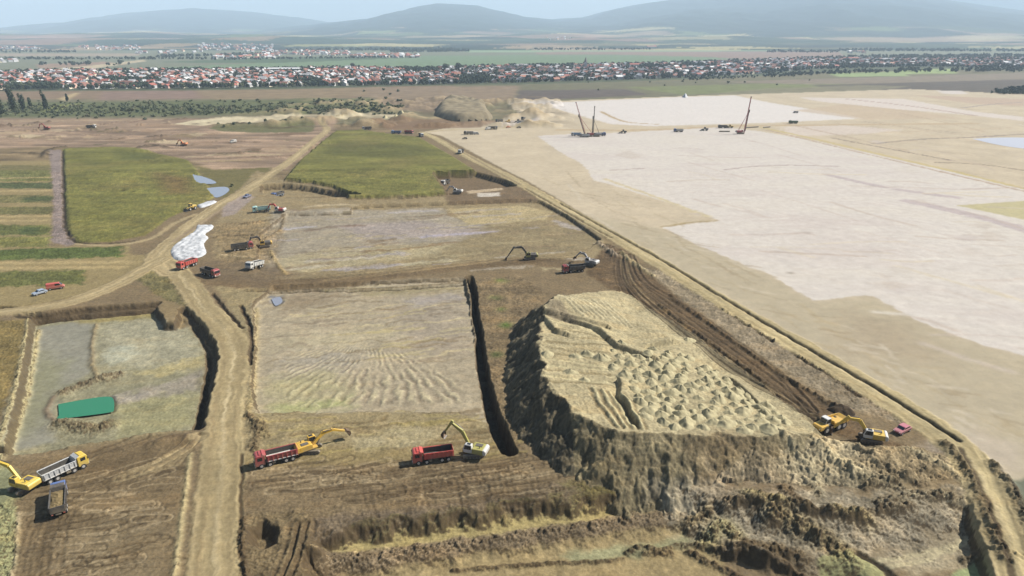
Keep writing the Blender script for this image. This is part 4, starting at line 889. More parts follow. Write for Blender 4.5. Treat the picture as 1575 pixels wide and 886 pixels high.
def dump_truck(label, front, rear, cab=RED, bed=None, axles=4, tilt=0.0, load=None, bedlen=4.9, group=None, stripe=None, small=False, loadlabel=None):
    bed = bed or cab
    t = root("dump_truck", label, "dump truck", front, rear, group)
    t.scale = (.95, .95, .95)
    xs = [3.15, 1.45, -1.75, -3.1] if axles == 4 else [3.0, -1.6, -2.95]
    MB().box((-.2, 0, .85), (8.0, .9, .3)).box((1.0, .95, .75), (1.3, .5, .55)).box((.4, -1.0, .75), (.9, .4, .5)).build("chassis", CHAR, t)
    for x in xs:
        for sy in (-1, 1): wheel(t, x, sy * 1.02, .53, .42 if x > 0 else .52)
    c = MB().prism([(2.35, .75), (4.3, .6), (4.38, 1.6), (4.2, 2.75), (3.9, 2.95), (2.5, 3.0), (2.35, 2.9)], -1.2, 1.2, .06).build("cab", cab, t)
    MB().prism([(4.40, 1.72), (4.25, 2.62), (4.22, 2.62), (4.37, 1.72)], -1.05, 1.05, 0).build("windscreen", GLASSD, c)
    for sy in (-1, 1):
        MB().box((3.35, sy * 1.205, 2.2), (.95, .02, .75), 0).build("side_window", GLASSD, c)
        MB().box((4.33, sy * 1.28, 2.2), (.12, .16, .55)).build("mirror", CHAR, c)
        MB().box((4.37, sy * .9, .98), (.05, .32, .18), .01).build("headlight", LAMP, c)
    MB().box((4.36, 0, .62), (.2, 2.42, .34)).build("bumper", CHAR, c)
    MB().box((3.2, 0, 3.06), (.5, 1.6, .14)).build("roof_visor", cab, c)
    m = MB(); x0, x1, zf, zt_ = -4.15, -4.15 + bedlen + 1.3, 1.2, 2.55
    m.box(((x0 + x1) / 2, 0, zf), (x1 - x0, 2.3, .12), .02)
    for sy in (-1, 1):
        m.box(((x0 + x1) / 2, sy * 1.2, (zf + zt_) / 2), (x1 - x0, .09, zt_ - zf), .02)
        m.box(((x0 + x1) / 2, sy * 1.25, zt_), (x1 - x0, .16, .14), .02)
        for k in range(7): m.box((x0 + .3 + k * (x1 - x0 - .6) / 6, sy * 1.3, 1.85), (.16, .2, 1.25), .02)
    m.prism([(x1 - .1, zf), (x1 + .12, zt_ + .35), (x1 + .02, zt_ + .35), (x1 - .2, zf)], -1.25, 1.25, .01)
    m.prism([(x1 + .08, zt_ + .25), (x1 + .75, zt_ + .55), (x1 + .75, zt_ + .62), (x1 + .05, zt_ + .36)], -1.15, 1.15, .01)
    bd = m.build("dump_bed", bed, t)
    MB().box(((x0 + x1) / 2 - .05, 0, zf + .09), (x1 - x0 - .35, 2.24, .04), 0).box(((x0 + x1) / 2 - .05, 1.14, 1.9), (x1 - x0 - .4, .03, 1.2), 0).box(((x0 + x1) / 2 - .05, -1.14, 1.9), (x1 - x0 - .4, .03, 1.2), 0).build("bed_lining", MUDST, bd)
    g = MB().box((x0 - .04, 0, (zf + zt_) / 2), (.1, 2.36, zt_ - zf)).build("tailgate", bed, bd)
    if stripe is not None: MB().box(((x0 + x1) / 2, 0, 1.32), (x1 - x0 - .2, 2.72, .16), .02).build("lower_rail", stripe, bd)
    if tilt:
        P = Vector((x0 + .4, 0, zf)); R = Matrix.Rotation(-tilt, 4, "Y")
        bd.matrix_local = Matrix.Translation(P) @ R @ Matrix.Translation(-P)
        MB().cyl((-.2, 0, 1.0), (.9, 0, 2.6), .11).build("lift_ram", STEEL, t)
    for sy in (-1, 1): MB().box((-4.28, sy * .95, 1.0), (.08, .3, .16), .01).build("tail_light", BRIGHTRED, t)
    if load is not None:
        n = 14; bm = bmesh.new(); grid = []
        for i in range(n):
            row = []
            for j in range(8):
                fx, fy = i / (n - 1), j / 7; hh = load * math.sin(math.pi * fx) ** .6 * math.sin(math.pi * fy) ** .7 + rng.uniform(-.08, .08)
                row.append(bm.verts.new((x0 + .1 + fx * (x1 - x0 - .4), -1.12 + fy * 2.24, 2.15 + hh)))
            grid.append(row)
        for i in range(n - 1):
            for j in range(7): bm.faces.new((grid[i][j], grid[i + 1][j], grid[i + 1][j + 1], grid[i][j + 1]))
        geom = bmesh.ops.extrude_face_region(bm, geom=bm.faces[:])
        for v in geom["geom"]:
            if isinstance(v, bmesh.types.BMVert): v.co.z = 1.3
        bmesh.ops.recalc_face_normals(bm, faces=bm.faces)
        me = bpy.data.meshes.new("soil_load"); bm.to_mesh(me); me.materials.append(SOILL)
        o = link("soil_load", me); o.location = t.location; o.rotation_euler = t.rotation_euler; o.scale = t.scale
        tag(o, loadlabel, "soil load")
    return t
def excavator(label, at, aim, col=YELLOW, boom=None, counter=None, track_aim=None, group=None, s=1.0):
    """boom: elbow, boom end, stick end as (reach, height); aim: photo pixel on the ground the arm points at"""
    boom = boom or ((3.0, 4.6), (5.6, 4.3), (7.0, 1.9))
    t = root("excavator", label, "excavator", aim, at, group)
    x, y, z = ground_at(*at); t.location = (x, y, z + .04)
    a = t.rotation_euler[2]; t.rotation_euler = (0, 0, a)
    if s != 1: t.scale = (s, s, s)
    ta = 0.0
    if track_aim is not None:
        xx, yy, _ = ground_at(*track_aim); ta = math.atan2(yy - y, xx - x) - a
    R = Matrix.Rotation(ta, 4, "Z")
    for sy in (-1, 1):
        pr = [(-2.1, .3), (-1.75, .02), (1.75, .02), (2.1, .3), (2.15, .6), (1.85, .92), (-1.85, .92), (-2.15, .6)]
        tr = MB().prism(pr, sy * 1.2 - .3, sy * 1.2 + .3, .04).build("track", CHAR, t); tr.matrix_local = R
        m = MB()
        for k in range(6): m.cyl((-1.6 + k * .64, sy * 1.5, .3), (-1.6 + k * .64, sy * 1.54, .3), .2, n=10)
        m.box((0, sy * 1.52, .6), (2.6, .05, .22), .01); m.build("track_rollers", STEEL, tr)
    u_ = MB().box((0, 0, .75), (2.2, 1.9, .45)).cyl((0, 0, .9), (0, 0, 1.12), .75, n=20).build("undercarriage", STEEL, t); u_.matrix_local = R
    b = MB().box((-.75, 0, 1.25), (3.9, 2.6, .3)).prism([(-2.5, 1.35), (.2, 1.35), (.2, 2.15), (-.2, 2.3), (-2.4, 2.25)], -1.3, .25, .06).box((-1.3, .75, 1.8), (2.2, 1.1, .9), .06).build("engine_body", col, t)
    MB().box((-1.2, -.4, 2.32), (1.5, 1.0, .06), .02).build("engine_grille", CHAR, b); MB().cyl((-1.6, .6, 2.2), (-1.6, .6, 2.75), .09).build("exhaust_pipe", STEEL, b)
    MB().prism([(-3.05, 1.15), (-2.45, 1.05), (-2.4, 2.3), (-2.85, 2.25), (-3.1, 1.95)], -1.32, 1.32, .1).build("counterweight", counter or col, t)
    c = MB().prism([(-.15, 1.2), (1.6, 1.2), (1.75, 1.9), (1.35, 2.95), (1.1, 3.05), (-.1, 3.0)], .38, 1.32, .05).build("cab", counter or col, t)
    MB().prism([(1.66, 1.3), (1.79, 1.9), (1.42, 2.85), (1.39, 2.85), (1.75, 1.9), (1.63, 1.3)], .45, 1.26, 0).build("windscreen", GLASSD, c)
    for yy in (.375, 1.325): MB().prism([(0, 1.95), (1.5, 1.95), (1.25, 2.85), (0, 2.85)], yy - .012, yy + .012, 0).build("side_window", GLASSD, c)
    MB().box((.55, .85, 3.06), (.8, .6, .03), .005).build("roof_hatch", GLASSD, c)
    A0 = (.55, 1.55); B_, C_, D_ = boom
    MB().beam(A0, B_, .5, .78, -.32, .12).beam(B_, C_, .78, .42, -.318, .118).build("boom", col, t)
    def ram(p, q, nm="hydraulic_ram"): 
        for yy in (-.42,): MB().cyl((p[0], yy, p[1]), ((p[0] + q[0]) / 2, yy, (p[1] + q[1]) / 2), .1).cyl(((p[0] + q[0]) / 2, yy, (p[1] + q[1]) / 2), (q[0], yy, q[1]), .055).build(nm, STEEL, t)
    ram((1.3, 1.4), ((A0[0] + B_[0]) / 2 + .3, (A0[1] + B_[1]) / 2)); ram((B_[0], B_[1] + .4), (C_[0], C_[1] + .45))
    dv = (Vector(D_) - Vector(C_)).normalized(); E_ = Vector(C_) - dv * .6
    MB().beam(tuple(E_), D_, .62, .34, -.26, .06).build("stick", col, t)
    pn = Vector((dv.y, -dv.x)); o = Vector(D_)
    if pn.x > 0: pn = -pn
    # bucket curls back towards the machine
    pf = [o, o + dv * .25 - pn * .35, o + dv * 1.0 - pn * .30, o + dv * 1.35 + pn * .15, o + dv * 1.3 + pn * .6, o + dv * 1.15 + pn * .62, o + dv * 1.1 + pn * .2, o + dv * .8 - pn * .1, o + dv * .25 + pn * .1]
    bk = MB().prism([tuple(p) for p in pf], -.75, .55, 0)
    for yy in (-.75, .5): bk.prism([tuple(p) for p in (o + dv * .1 - pn * .2, o + dv * 1.0 - pn * .28, o + dv * 1.3 + pn * .1, o + dv * 1.2 + pn * .6, o + dv * .3 + pn * .1)], yy, yy + .05, 0)
    bk = bk.build("bucket", RUST, t)
    m = MB()
    for k in range(5): 
        q = o + dv * 1.22 + pn * .6; m.beam(tuple(q), tuple(q + pn * .25), .1, .03, -.74 + k * .27, -.44 + k * .27, 0)
    m.build("cutting_edge", STEEL, bk)
    return t
def car(label, front, rear, col, kind="car", group=None):
    t = root({"car": "parked_car", "pickup": "pickup_truck", "van": "van"}[kind], label, {"car": "car", "pickup": "pickup", "van": "van"}[kind], front, rear, group)
    if kind == "car": prof = [(-2.1, .35), (2.1, .35), (2.15, .7), (1.9, .85), (1.0, .98), (-1.95, 1.0), (-2.15, .8)]; cabin = [(1.0, .95), (.3, 1.48), (-1.2, 1.5), (-1.9, .98)]
    elif kind == "pickup": prof = [(-2.5, .5), (2.5, .5), (2.55, .9), (2.3, 1.1), (1.2, 1.15), (-2.5, 1.15)]; cabin = [(1.2, 1.12), (.5, 1.75), (-.7, 1.78), (-.85, 1.12)]
    else: prof = [(-2.6, .4), (2.6, .4), (2.65, .9), (2.1, 1.2), (1.5, 1.25), (-2.6, 1.25)]; cabin = [(2.0, 1.22), (1.3, 2.1), (-2.5, 2.15), (-2.58, 1.22)]
    b = MB().prism(prof, -.88, .88, .07).build("body", col, t)
    cb = MB().prism(cabin, -.78, .78, .06).build("cabin", col, b)
    (ax, az), (bx, bz), (cx_, cz_), (dx_, dz_) = cabin
    MB().beam((ax + .02, az + .06), (bx + .03, bz - .05), .03, .03, -.68, .68, 0).build("windscreen", GLASSD, cb)
    MB().beam((dx_ - .02, dz_ + .06), (cx_ - .03, cz_ - .05), .03, .03, -.66, .66, 0).build("rear_window", GLASSD, cb)
    for sy in (-1, 1):
        MB().prism([(ax - .35, az + .1), (bx - .1, bz - .1), (cx_ + .25 if kind != "van" else 0, cz_ - .1), (dx_ + .35 if kind != "van" else 0, dz_ + .1)], sy * .79 - .01, sy * .79 + .01, 0).build("side_window", GLASSD, cb)
        MB().box((prof[2][0] - .04, sy * .62, .72), (.06, .3, .14), .01).build("headlight", LAMP, b); MB().box((prof[0][0] - .02, sy * .66, .8), (.05, .22, .16), .01).build("tail_light", BRIGHTRED, b)
        for x in (1.35 if kind == "car" else 1.6, -1.35 if kind == "car" else -1.55): wheel(t, x, sy * .8, .34 if kind == "car" else .38, .22)
    if kind == "pickup": MB().box((-1.7, 0, 1.157), (1.4, 1.5, .02), 0).build("load_bed", CHAR, b)
    return t
def wheel_loader(label, front, rear, col=YELLOW):
    t = root("wheel_loader", label, "wheel loader", front, rear)
    for x in (1.5, -1.5):
        for sy in (-1, 1): wheel(t, x, sy * 1.05, .75, .6)
    b = MB().box((-1.6, 0, 1.5), (2.6, 1.7, 1.1), .1).box((1.2, 0, 1.1), (1.6, 1.2, .6), .06).build("engine_body", col, t)
    c = MB().prism([(-.6, 1.5), (.7, 1.5), (.75, 2.3), (.5, 3.1), (-.55, 3.15)], -.75, .75, .05).build("cab", col, t)
    for sy in (-1, 1): MB().prism([(-.45, 2.0), (.6, 2.0), (.45, 2.95), (-.45, 2.95)], sy * .76 - .01, sy * .76 + .01, 0).build("side_window", GLASSD, c)
    MB().beam((.8, 1.9), (.58, 2.95), .03, .03, -.65, .65, 0).build("windscreen", GLASSD, c)
    for sy in (-1, 1): MB().beam((.9, 1.6), (3.2, .7), .3, .25, sy * .5 - .08, sy * .5 + .08).build("lift_arm", col, t)
    MB().prism([(3.0, .15), (4.2, .1), (4.2, .16), (3.25, .3), (3.05, .9), (3.4, 1.35), (3.3, 1.38), (2.9, .95)], -1.35, 1.35, 0).build("bucket", STEEL, t)
    return t
def bulldozer(label, front, rear, col=YELLOW):
    t = root("bulldozer", label, "bulldozer", front, rear)
    for sy in (-1, 1): MB().prism([(-1.9, .35), (-1.5, .02), (1.5, .02), (1.9, .4), (1.5, .9), (-1.5, 1.05)], sy * 1.1 - .3, sy * 1.1 + .3, .04).build("track", CHAR, t)
    MB().box((.6, 0, 1.35), (2.2, 1.2, 1.0), .08).box((-1.0, 0, 1.2), (1.6, 1.7, .6), .06).build("engine_body", col, t)
    c = MB().prism([(-1.4, 1.45), (-.1, 1.45), (0, 2.3), (-.2, 2.9), (-1.35, 2.9)], -.75, .75, .05).build("cab", col, t)
    for sy in (-1, 1): MB().prism([(-1.2, 2.0), (-.15, 2.0), (-.3, 2.75), (-1.2, 2.75)], sy * .76 - .01, sy * .76 + .01, 0).build("side_window", GLASSD, c)
    MB().prism([(2.5, .05), (2.75, .1), (2.55, .7), (2.7, 1.3), (2.55, 1.3), (2.4, .7)], -1.7, 1.7, .02).build("blade", col, t)
    for sy in (-1, 1): MB().beam((-.4, .6), (2.45, .5), .2, .2, sy * 1.5 - .08, sy * 1.5 + .08).build("push_arm", col, t)
    return t
def dumper(label, front, rear, cab=YELLOW, bed=YELLOW):
    """articulated dumper: short nose and cab, long sloping skip, three big axles"""
    t = root("articulated_dumper", label, "dumper", front, rear)
    for x in (2.9, -.9, -2.6):
        for sy in (-1, 1): wheel(t, x, sy * 1.1, .85, .62)
    MB().box((0, 0, 1.05), (7.6, .8, .4)).build("chassis", CHAR, t)
    n = MB().prism([(2.3, 1.1), (4.7, .9), (4.8, 1.5), (4.4, 1.85), (2.3, 2.05)], -1.15, 1.15, .08).build("bonnet", cab, t)
    for sy in (-1, 1): MB().box((4.76, sy * .8, 1.35), (.08, .34, .2), .02).build("headlight", LAMP, n)
    c = MB().prism([(1.35, 1.3), (2.75, 1.3), (2.95, 2.2), (2.7, 3.2), (1.4, 3.25)], -.8, .8, .06).build("cab", WHITE, t)
    MB().beam((3.0, 2.2), (2.78, 3.1), .03, .03, -.7, .7, 0).build("windscreen", GLASSD, c)
    for sy in (-1, 1): MB().prism([(1.5, 2.15), (2.8, 2.15), (2.65, 3.05), (1.5, 3.05)], sy * .81 - .01, sy * .81 + .01, 0).build("side_window", GLASSD, c)
    m = MB().prism([(-4.3, 1.9), (-3.4, 1.45), (.7, 1.5), (.9, 1.6), (-3.4, 1.6), (-4.3, 2.05)], -1.35, 1.35, .02)
    for sy in (-1, 1):
        m.prism([(-4.3, 2.0), (-3.4, 1.5), (.8, 1.55), (1.05, 2.3), (-3.6, 2.15)], sy * 1.38 - .06, sy * 1.38 + .06, .02)
        for k in range(4): m.box((-3.0 + k * 1.15, sy * 1.47, 1.85), (.14, .12, .6), .02)
    m.prism([(.7, 1.55), (1.05, 2.6), (.95, 2.6), (.6, 1.55)], -1.35, 1.35, .01); m.build("skip", bed, t)
    return t
def rig(label, at, toward, mast_top, col=RED, mastcol=RED, hgt=24, lean=0.0, group=None, cat="piling rig"):
    t = root("piling_rig", label, cat, toward, at, group); x, y, z = ground_at(*at); t.location = (x, y, z + .04); t.rotation_euler = (0, 0, t.rotation_euler[2])
    for sy in (-1, 1): MB().prism([(-2.6, .35), (-2.2, .02), (2.2, .02), (2.6, .35), (2.3, 1.05), (-2.3, 1.05)], sy * 1.6 - .4, sy * 1.6 + .4, .04).build("track", CHAR, t)
    MB().box((0, 0, .9), (3, 2.6, .4)).build("undercarriage", STEEL, t)
    b = MB().box((-1.6, 0, 2.0), (4.4, 2.7, 1.6), .08).build("engine_body", col, t)
    MB().box((-3.9, 0, 1.9), (.7, 2.8, 1.3), .08).build("counterweight", GREY, t)
    c = MB().prism([(.7, 1.3), (2.1, 1.3), (2.2, 2.1), (1.9, 3.1), (.8, 3.1)], .45, 1.45, .05).build("cab", col, t)
    MB().prism([(.9, 2.1), (2.0, 2.1), (1.8, 2.95), (.9, 2.95)], 1.45, 1.47, 0).build("side_window", GLASSD, c)
    top = Vector(mast_top) * 1.0
    base = Vector((2.7, 0, .8)); tip = base + Vector((lean * hgt, mast_top[1] * hgt, hgt))
    ax = (tip - base).normalized(); sx = ax.cross(Vector((0, 1, 0))).normalized(); sy_ = ax.cross(sx).normalized()
    m = MB(); w_ = .32
    for i in (-1, 1):
        for j in (-1, 1): m.cyl(base + sx * w_ * i + sy_ * w_ * j, tip + sx * w_ * i * .8 + sy_ * w_ * j * .8, .12, n=6)
    k = int(hgt / 1.2)
    for q in range(k):
        f0, f1 = q / k, (q + 1) / k; p0, p1 = base.lerp(tip, f0), base.lerp(tip, f1)
        s0 = 1 if q % 2 else -1
        for (i0, j0, i1, j1) in ((s0, -1, -s0, -1), (s0, 1, -s0, 1), (-1, s0, -1, -s0), (1, s0, 1, -s0)):
            m.cyl(p0 + sx * w_ * i0 + sy_ * w_ * j0, p1 + sx * w_ * i1 + sy_ * w_ * j1, .06, n=5)
    ms = m.build("mast", mastcol, t)
    MB().box(tuple(tip + ax * .3), (1.0, .8, .6), .05).build("mast_head", GREY, ms)
    hm_ = base.lerp(tip, .62); MB().box(tuple(hm_ + sx * -.75), (.9, .9, 2.4), .06).build("hammer", CHAR, t)
    MB().cyl(tuple(base.lerp(tip, .05) + sx * -.75), tuple(hm_ + sx * -.75), .28, n=8).build("pile", STEEL, t)
    for sy in (-1, 1): MB().cyl((-2.2, sy * 1.0, 2.8), tuple(base.lerp(tip, .55) + sy_ * .3 * sy), .12, n=8).build("back_stay", mastcol, t)
    return t
# ---- near machines
excavator("yellow excavator with raised arm reaching over the left pit beside the grey tipper", (38, 752), (-20, 738), LEMON, ((2.6, 4.4), (5.4, 4.9), (8.0, 3.8)), counter=LEMON, track_aim=(60, 740))
dump_truck("long tipper with yellow cab and pale grey bed parked nose up by the wet pit", (129, 716), (70, 744), LEMON, BEDGREY, 4, bedlen=4.9, stripe=WHITE)
dump_truck("blue dump truck seen from behind carrying pale soil in the left yard", (94, 760), (92, 797), BLUE, CHAR, 3, load=.35, loadlabel="pale soil heaped in the bed of the blue dump truck")
dump_truck("dark red dump truck with white lower rail beside the main road and yellow excavator", (394, 718), (457, 703), RED, RED, 4, stripe=WHITE)
excavator("yellow excavator behind the red truck, arm stretched out low to the right", (478, 694), (530, 676), YELLOW, ((2.9, 3.4), (5.0, 3.3), (7.4, 2.2)), track_aim=(530, 692))
dump_truck("bright red dump truck with ribbed bed being loaded beside the trench", (634, 713), (698, 704), BRIGHTRED, BRIGHTRED, 4)
excavator("pale excavator with white counterweight lifting its bucket over the ribbed red truck", (728, 700), (640, 684), OLIVE, ((2.3, 5.0), (4.6, 6.6), (6.0, 4.4)), counter=WHITE, track_aim=(660, 704))
dumper("yellow articulated dumper with white cab at the right end of the spoil mound", (1249, 655), (1306, 648), YELLOW, YELLOW)
excavator("yellow excavator with white counterweight digging beside the pink car", (1338, 678), (1280, 668), DUSTY, ((2.6, 4.3), (5.0, 4.4), (7.2, 1.6)), counter=WHITE, track_aim=(1290, 672))
car("pink red car parked between the excavator and the right haul road", (1375, 670), (1399, 658), PINKC)
# ---- middle distance
excavator("dark excavator with long bent arm digging along the middle track", (815, 399), (770, 400), CHAR, ((3.0, 4.8), (6.2, 4.6), (8.6, 1.0)), counter=OLIVE)
dump_truck("dark red dump truck at the right end of the middle track", (866, 420), (898, 417), RED, CHAR, 4)
excavator("brown excavator with white counterweight loading a truck near the mound's back edge", (908, 408), (880, 402), GREY, ((2.6, 3.8), (4.6, 3.9), (6.2, 2.2)), counter=WHITE)
dump_truck("orange red dump truck crossing the road junction below the white heap", (275, 416), (302, 406), BRIGHTRED, BRIGHTRED, 4)
dump_truck("dull red dump truck with dark bed just right of the road junction", (338, 428), (310, 420), RED, CHAR, 4)
dump_truck("small white tipper lorry on the middle track", (383, 416), (402, 412), WHITE, WHITE, 3)
dump_truck("dark red truck waiting under the ring armed yellow excavator", (386, 382), (360, 386), RED, CHAR, 4)
excavator("yellow excavator with a dark ring shaped arm above a red truck", (407, 380), (380, 378), CHAR, ((2.0, 4.4), (4.8, 4.2), (6.0, 1.4)), counter=YELLOW)
dump_truck("teal truck with teal bed beside the red excavator on the shallow bank", (392, 327), (414, 325), TEAL, TEAL, 3)
excavator("red excavator with white counterweight standing next to the teal truck", (430, 327), (410, 326), BRIGHTRED, ((2.4, 3.8), (4.6, 3.6), (6.0, 1.6)), counter=WHITE)
dump_truck("blue cabbed truck with long dark body below the field's cut edge", (410, 300), (444, 298), BLUE, CHAR, 4, stripe=SKYB)
car("blue pickup driving on the left haul road beside the puddles", (372, 307), (389, 301), BLUE, "pickup")
wheel_loader("yellow wheel loader working by the pale strip on the left road", (287, 325), (301, 321), DUSTY)
car("red van parked in the grass on the far left", (96, 443), (76, 446), BRIGHTRED, "van")
car("pale blue car parked just left of the red van", (53, 455), (70, 450), SKYB, "car")
excavator("grey white excavator in the notch dug into the right green field", (703, 298), (680, 292), GREY, ((2.2, 3.6), (4.2, 3.4), (5.6, 1.4)), counter=WHITE)
dump_truck("dark truck with pale cab inside the notch of the green field", (676, 280), (694, 280), WHITE, CHAR, 4)
dump_truck("dark truck with white front driving up the right haul road", (704, 239), (714, 233), WHITE, CHAR, 4)
# ---- far end of the site
for lab, f_, r_, c_, b_ in (("pale blue truck at the far edge of the right green field", (601, 206), (618, 206), SKYB, BLUE), ("dark red truck at the far edge of the right green field", (636, 206), (622, 205), RED, RED), ("dark truck with white roof where the right haul road begins", (655, 214), (641, 206), WHITE, CHAR),
                            ("dark grey truck on the bare strip above the right green field", (557, 200), (572, 199), GREY, CHAR), ("black truck at the foot of the grey stockpile", (760, 190), (776, 189), CHAR, CHAR), ("small dark truck farthest right of the stockpile row", (800, 190), (809, 189), CHAR, GREY), ("dark truck at the near side of the stockpile row", (764, 199), (752, 199), GREY, CHAR),
                            ("dark lorry beside the white trailer van near the sand corner", (716, 207), (726, 207), CHAR, GREY), ("blue white truck at the foot of the leaning red mast", (880, 209), (892, 209), WHITE, SKYB), ("grey truck between the two leaning and upright masts", (893, 211), (905, 211), GREY, BEDGREY), ("blue truck just right of the upright dark mast", (930, 209), (918, 209), BLUE, BLUE),
                            ("blue truck alone in the middle of the sand platform", (1037, 203), (1050, 203), BLUE, WHITE), ("dark truck left of the tall red piling rig", (1106, 197), (1117, 197), CHAR, CHAR), ("dark green truck on the far right of the sand platform", (1214, 190), (1226, 190), GREENM, GREENM)):
    dump_truck(lab, f_, r_, c_, b_, 4)
bulldozer("yellow bulldozer in the row of machines below the grey stockpile", (776, 189), (788, 188), YELLOW)
wheel_loader("dark wheel loader between the bulldozer and the small dark truck", (793, 189), (801, 188), CHAR)
wheel_loader("dark wheel loader alone on the sand left of the blue truck", (954, 205), (963, 205), CHAR); wheel_loader("dark wheel loader between the blue truck and the red piling rig", (1080, 201), (1088, 201), CHAR)
wheel_loader("tan wheel loader close behind the red piling rig", (1118, 197), (1127, 197), DUSTY)
car("white delivery van by the sand corner of the right road", (738, 207), (727, 207), WHITE, "van"); car("white van at the near side of the machine row", (745, 200), (756, 199), WHITE, "van")
car("small dark car on the tan ground below the white van", (712, 214), (718, 214), CHAR); car("small orange pickup in the machine row by the stockpile", (778, 197), (786, 196), ORANGE, "pickup"); car("dark car at the right end of the machine row", (795, 197), (801, 197), CHAR)
car("dark van far out on the white sand", (1220, 174), (1227, 174), GREY, "van")
excavator("orange excavator on the far tilled ground left of the road", (283, 224), (270, 223), ORANGE, ((2.4, 3.8), (4.4, 3.6), (6.0, 1.6)))
dump_truck("white and dark truck on the far left tilled ground", (147, 197), (134, 197), WHITE, CHAR, 4); car("white van on the far striped ground", (355, 220), (363, 219), WHITE, "van"); excavator("red excavator at the far left edge of tilled ground", (72, 199), (60, 199), RED, None)
rig("piling rig with thin red mast leaning left", (906, 210), (900, 210), (0, 0), RED, RED, 26, .34); rig("piling rig with upright dark lattice mast", (917, 210), (912, 210), (0, 0), GREY, CHAR, 23, -.02); rig("tall red piling rig standing alone on the right sand", (1139, 206), (1146, 206), (0, 0), RED, RED, 29, .09)
for lab, p, q in (("dark steel pile lying right of the red piling rig", (1148, 197), (1166, 196)), ("dark steel pile lying farther right of the red rig", (1174, 197), (1184, 196)), ("dark steel pile lying in front left of the red rig", (1106, 203), (1122, 203))):
    x0, y0, z0 = ground_at(*p); x1, y1, z1 = ground_at(*q)
    o = MB()
    for k in (-.55, 0, .55): o.cyl((x0, y0 + k, .35), (x1, y1 + k, .35), .27, n=8)
    o.cyl((x0 + .3, y0 - .27, .82), (x1 + .3, y1 - .27, .82), .27, n=8).cyl((x0 + .3, y0 + .27, .82), (x1 + .3, y1 + .27, .82), .27, n=8)
    tag(o.build("steel_pile_bundle", CHAR), lab.replace("pile lying", "pile bundle lying"), "pile bundle", "steel pile bundles")
# ================================================================== heaps
def heap(name, label, cat, poly, hh, mat, edge=4.0, n=46, wl=5.0, h=0.0, seed=0, dome=1.0, lump=.5, group=None):
    """a lumpy heap over an outline: height grows away from the edge"""
    P = smooth_line(np.vstack([PW(poly, h), PW(poly, h)[:1]]), 3)[:-1]
    lo, hi = P.min(0), P.max(0); gx = np.linspace(lo[0], hi[0], n); gy = np.linspace(lo[1], hi[1], n)
    xx, yy = [a.ravel() for a in np.meshgrid(gx, gy)]
    d, *_ = seg_dist(P, xx, yy, True); ins = inside(P, xx, yy); d = np.where(ins, d, -d)
    prof = np.clip(d / edge, 0, 1); prof = np.sin(prof * math.pi / 2) ** dome
    nz = fbm(xx, yy, wl, 4, seed)
    z = np.array([zat(a, b) for a, b in zip(xx, yy)]) + hh * prof * (1 + lump * nz) + np.where(d < 0, -.4, 0)
    keep = (d > -1.2 * (hi[0] - lo[0]) / n - .2).reshape(n, n)
    q = [(j * n + i, j * n + i + 1, (j + 1) * n + i + 1, (j + 1) * n + i) for j in range(n - 1) for i in range(n - 1) if keep[j:j + 2, i:i + 2].all()]
    q = np.array(q); u_, inv = np.unique(q.ravel(), return_inverse=True)
    me = mesh_from(name, np.stack([xx, yy, z], 1)[u_], inv.reshape(-1, 4), mat, True)
    return tag(link(name, me), label, cat, group)
LIME = solid("white lime", (.36, .365, .37), .9, 0, .2, .6, .2)
heap("lime_heap", "white chalky heap beside the left road junction", "lime heap", [(262, 387), (268, 378), (285, 366), (300, 355), (303, 348), (312, 347), (328, 347), (326, 353), (316, 360), (321, 366), (314, 375), (318, 388), (312, 394), (296, 399), (280, 401), (266, 398)], .75, LIME, 1.6, 84, 2.6, seed=500, lump=1.0)
heap("gravel_strip", "thin pale gravel strip along the left road near the puddles", "gravel heap", [(302, 317), (318, 311), (334, 310), (328, 314), (310, 320)], .7, LIME, 1.5, 30, 3.0, seed=510)
GREYS = solid("grey spoil", A(158, 146, 122), .95, 0, .3, .12, .1)
heap("soil_stockpile", "big grey flat topped soil stockpile at the far end of the site", "soil stockpile", [(668, 178), (674, 166), (690, 160), (735, 160), (748, 168), (758, 182), (740, 186), (700, 187)], 7.5, GREYS, 11, 60, 12, seed=520, lump=.12, dome=.8)
heap("sand_heap", "small white sand heap on the far rim of the sand platform", "sand heap", [(1049, 149.5), (1051, 148), (1056, 148), (1058, 149.5), (1054, 150.5)], 4.5, LIME, 5, 18, 6, seed=530)
heap("shadow_toned_soil_heap", "soil lump coloured dark as if in shadow behind the yellow dumper", "soil heap", [(1270, 630), (1285, 622), (1300, 624), (1316, 636), (1310, 641), (1290, 640)], .9, solid("soil with painted shadow", A(84, 72, 58), .95, 0, .3, 1, .1), 2.0, 30, 3, seed=540, lump=.8)  # shadow on this lump of ground is put into its dark colour
for i, (px, py, lab) in enumerate(((592, 180, "left"), (608, 181, "middle"), (618, 180, "right"))):
    heap("pale_sand_heap", "small pale sand heap on the bare strip, %s of three" % lab, "sand heap", [(px - 4, py + 1), (px, py - 1.5), (px + 5, py + 1), (px, py + 2.5)], 2.6, SOILH, 4, 16, 4, seed=550 + i, group="pale heaps on the bare strip")
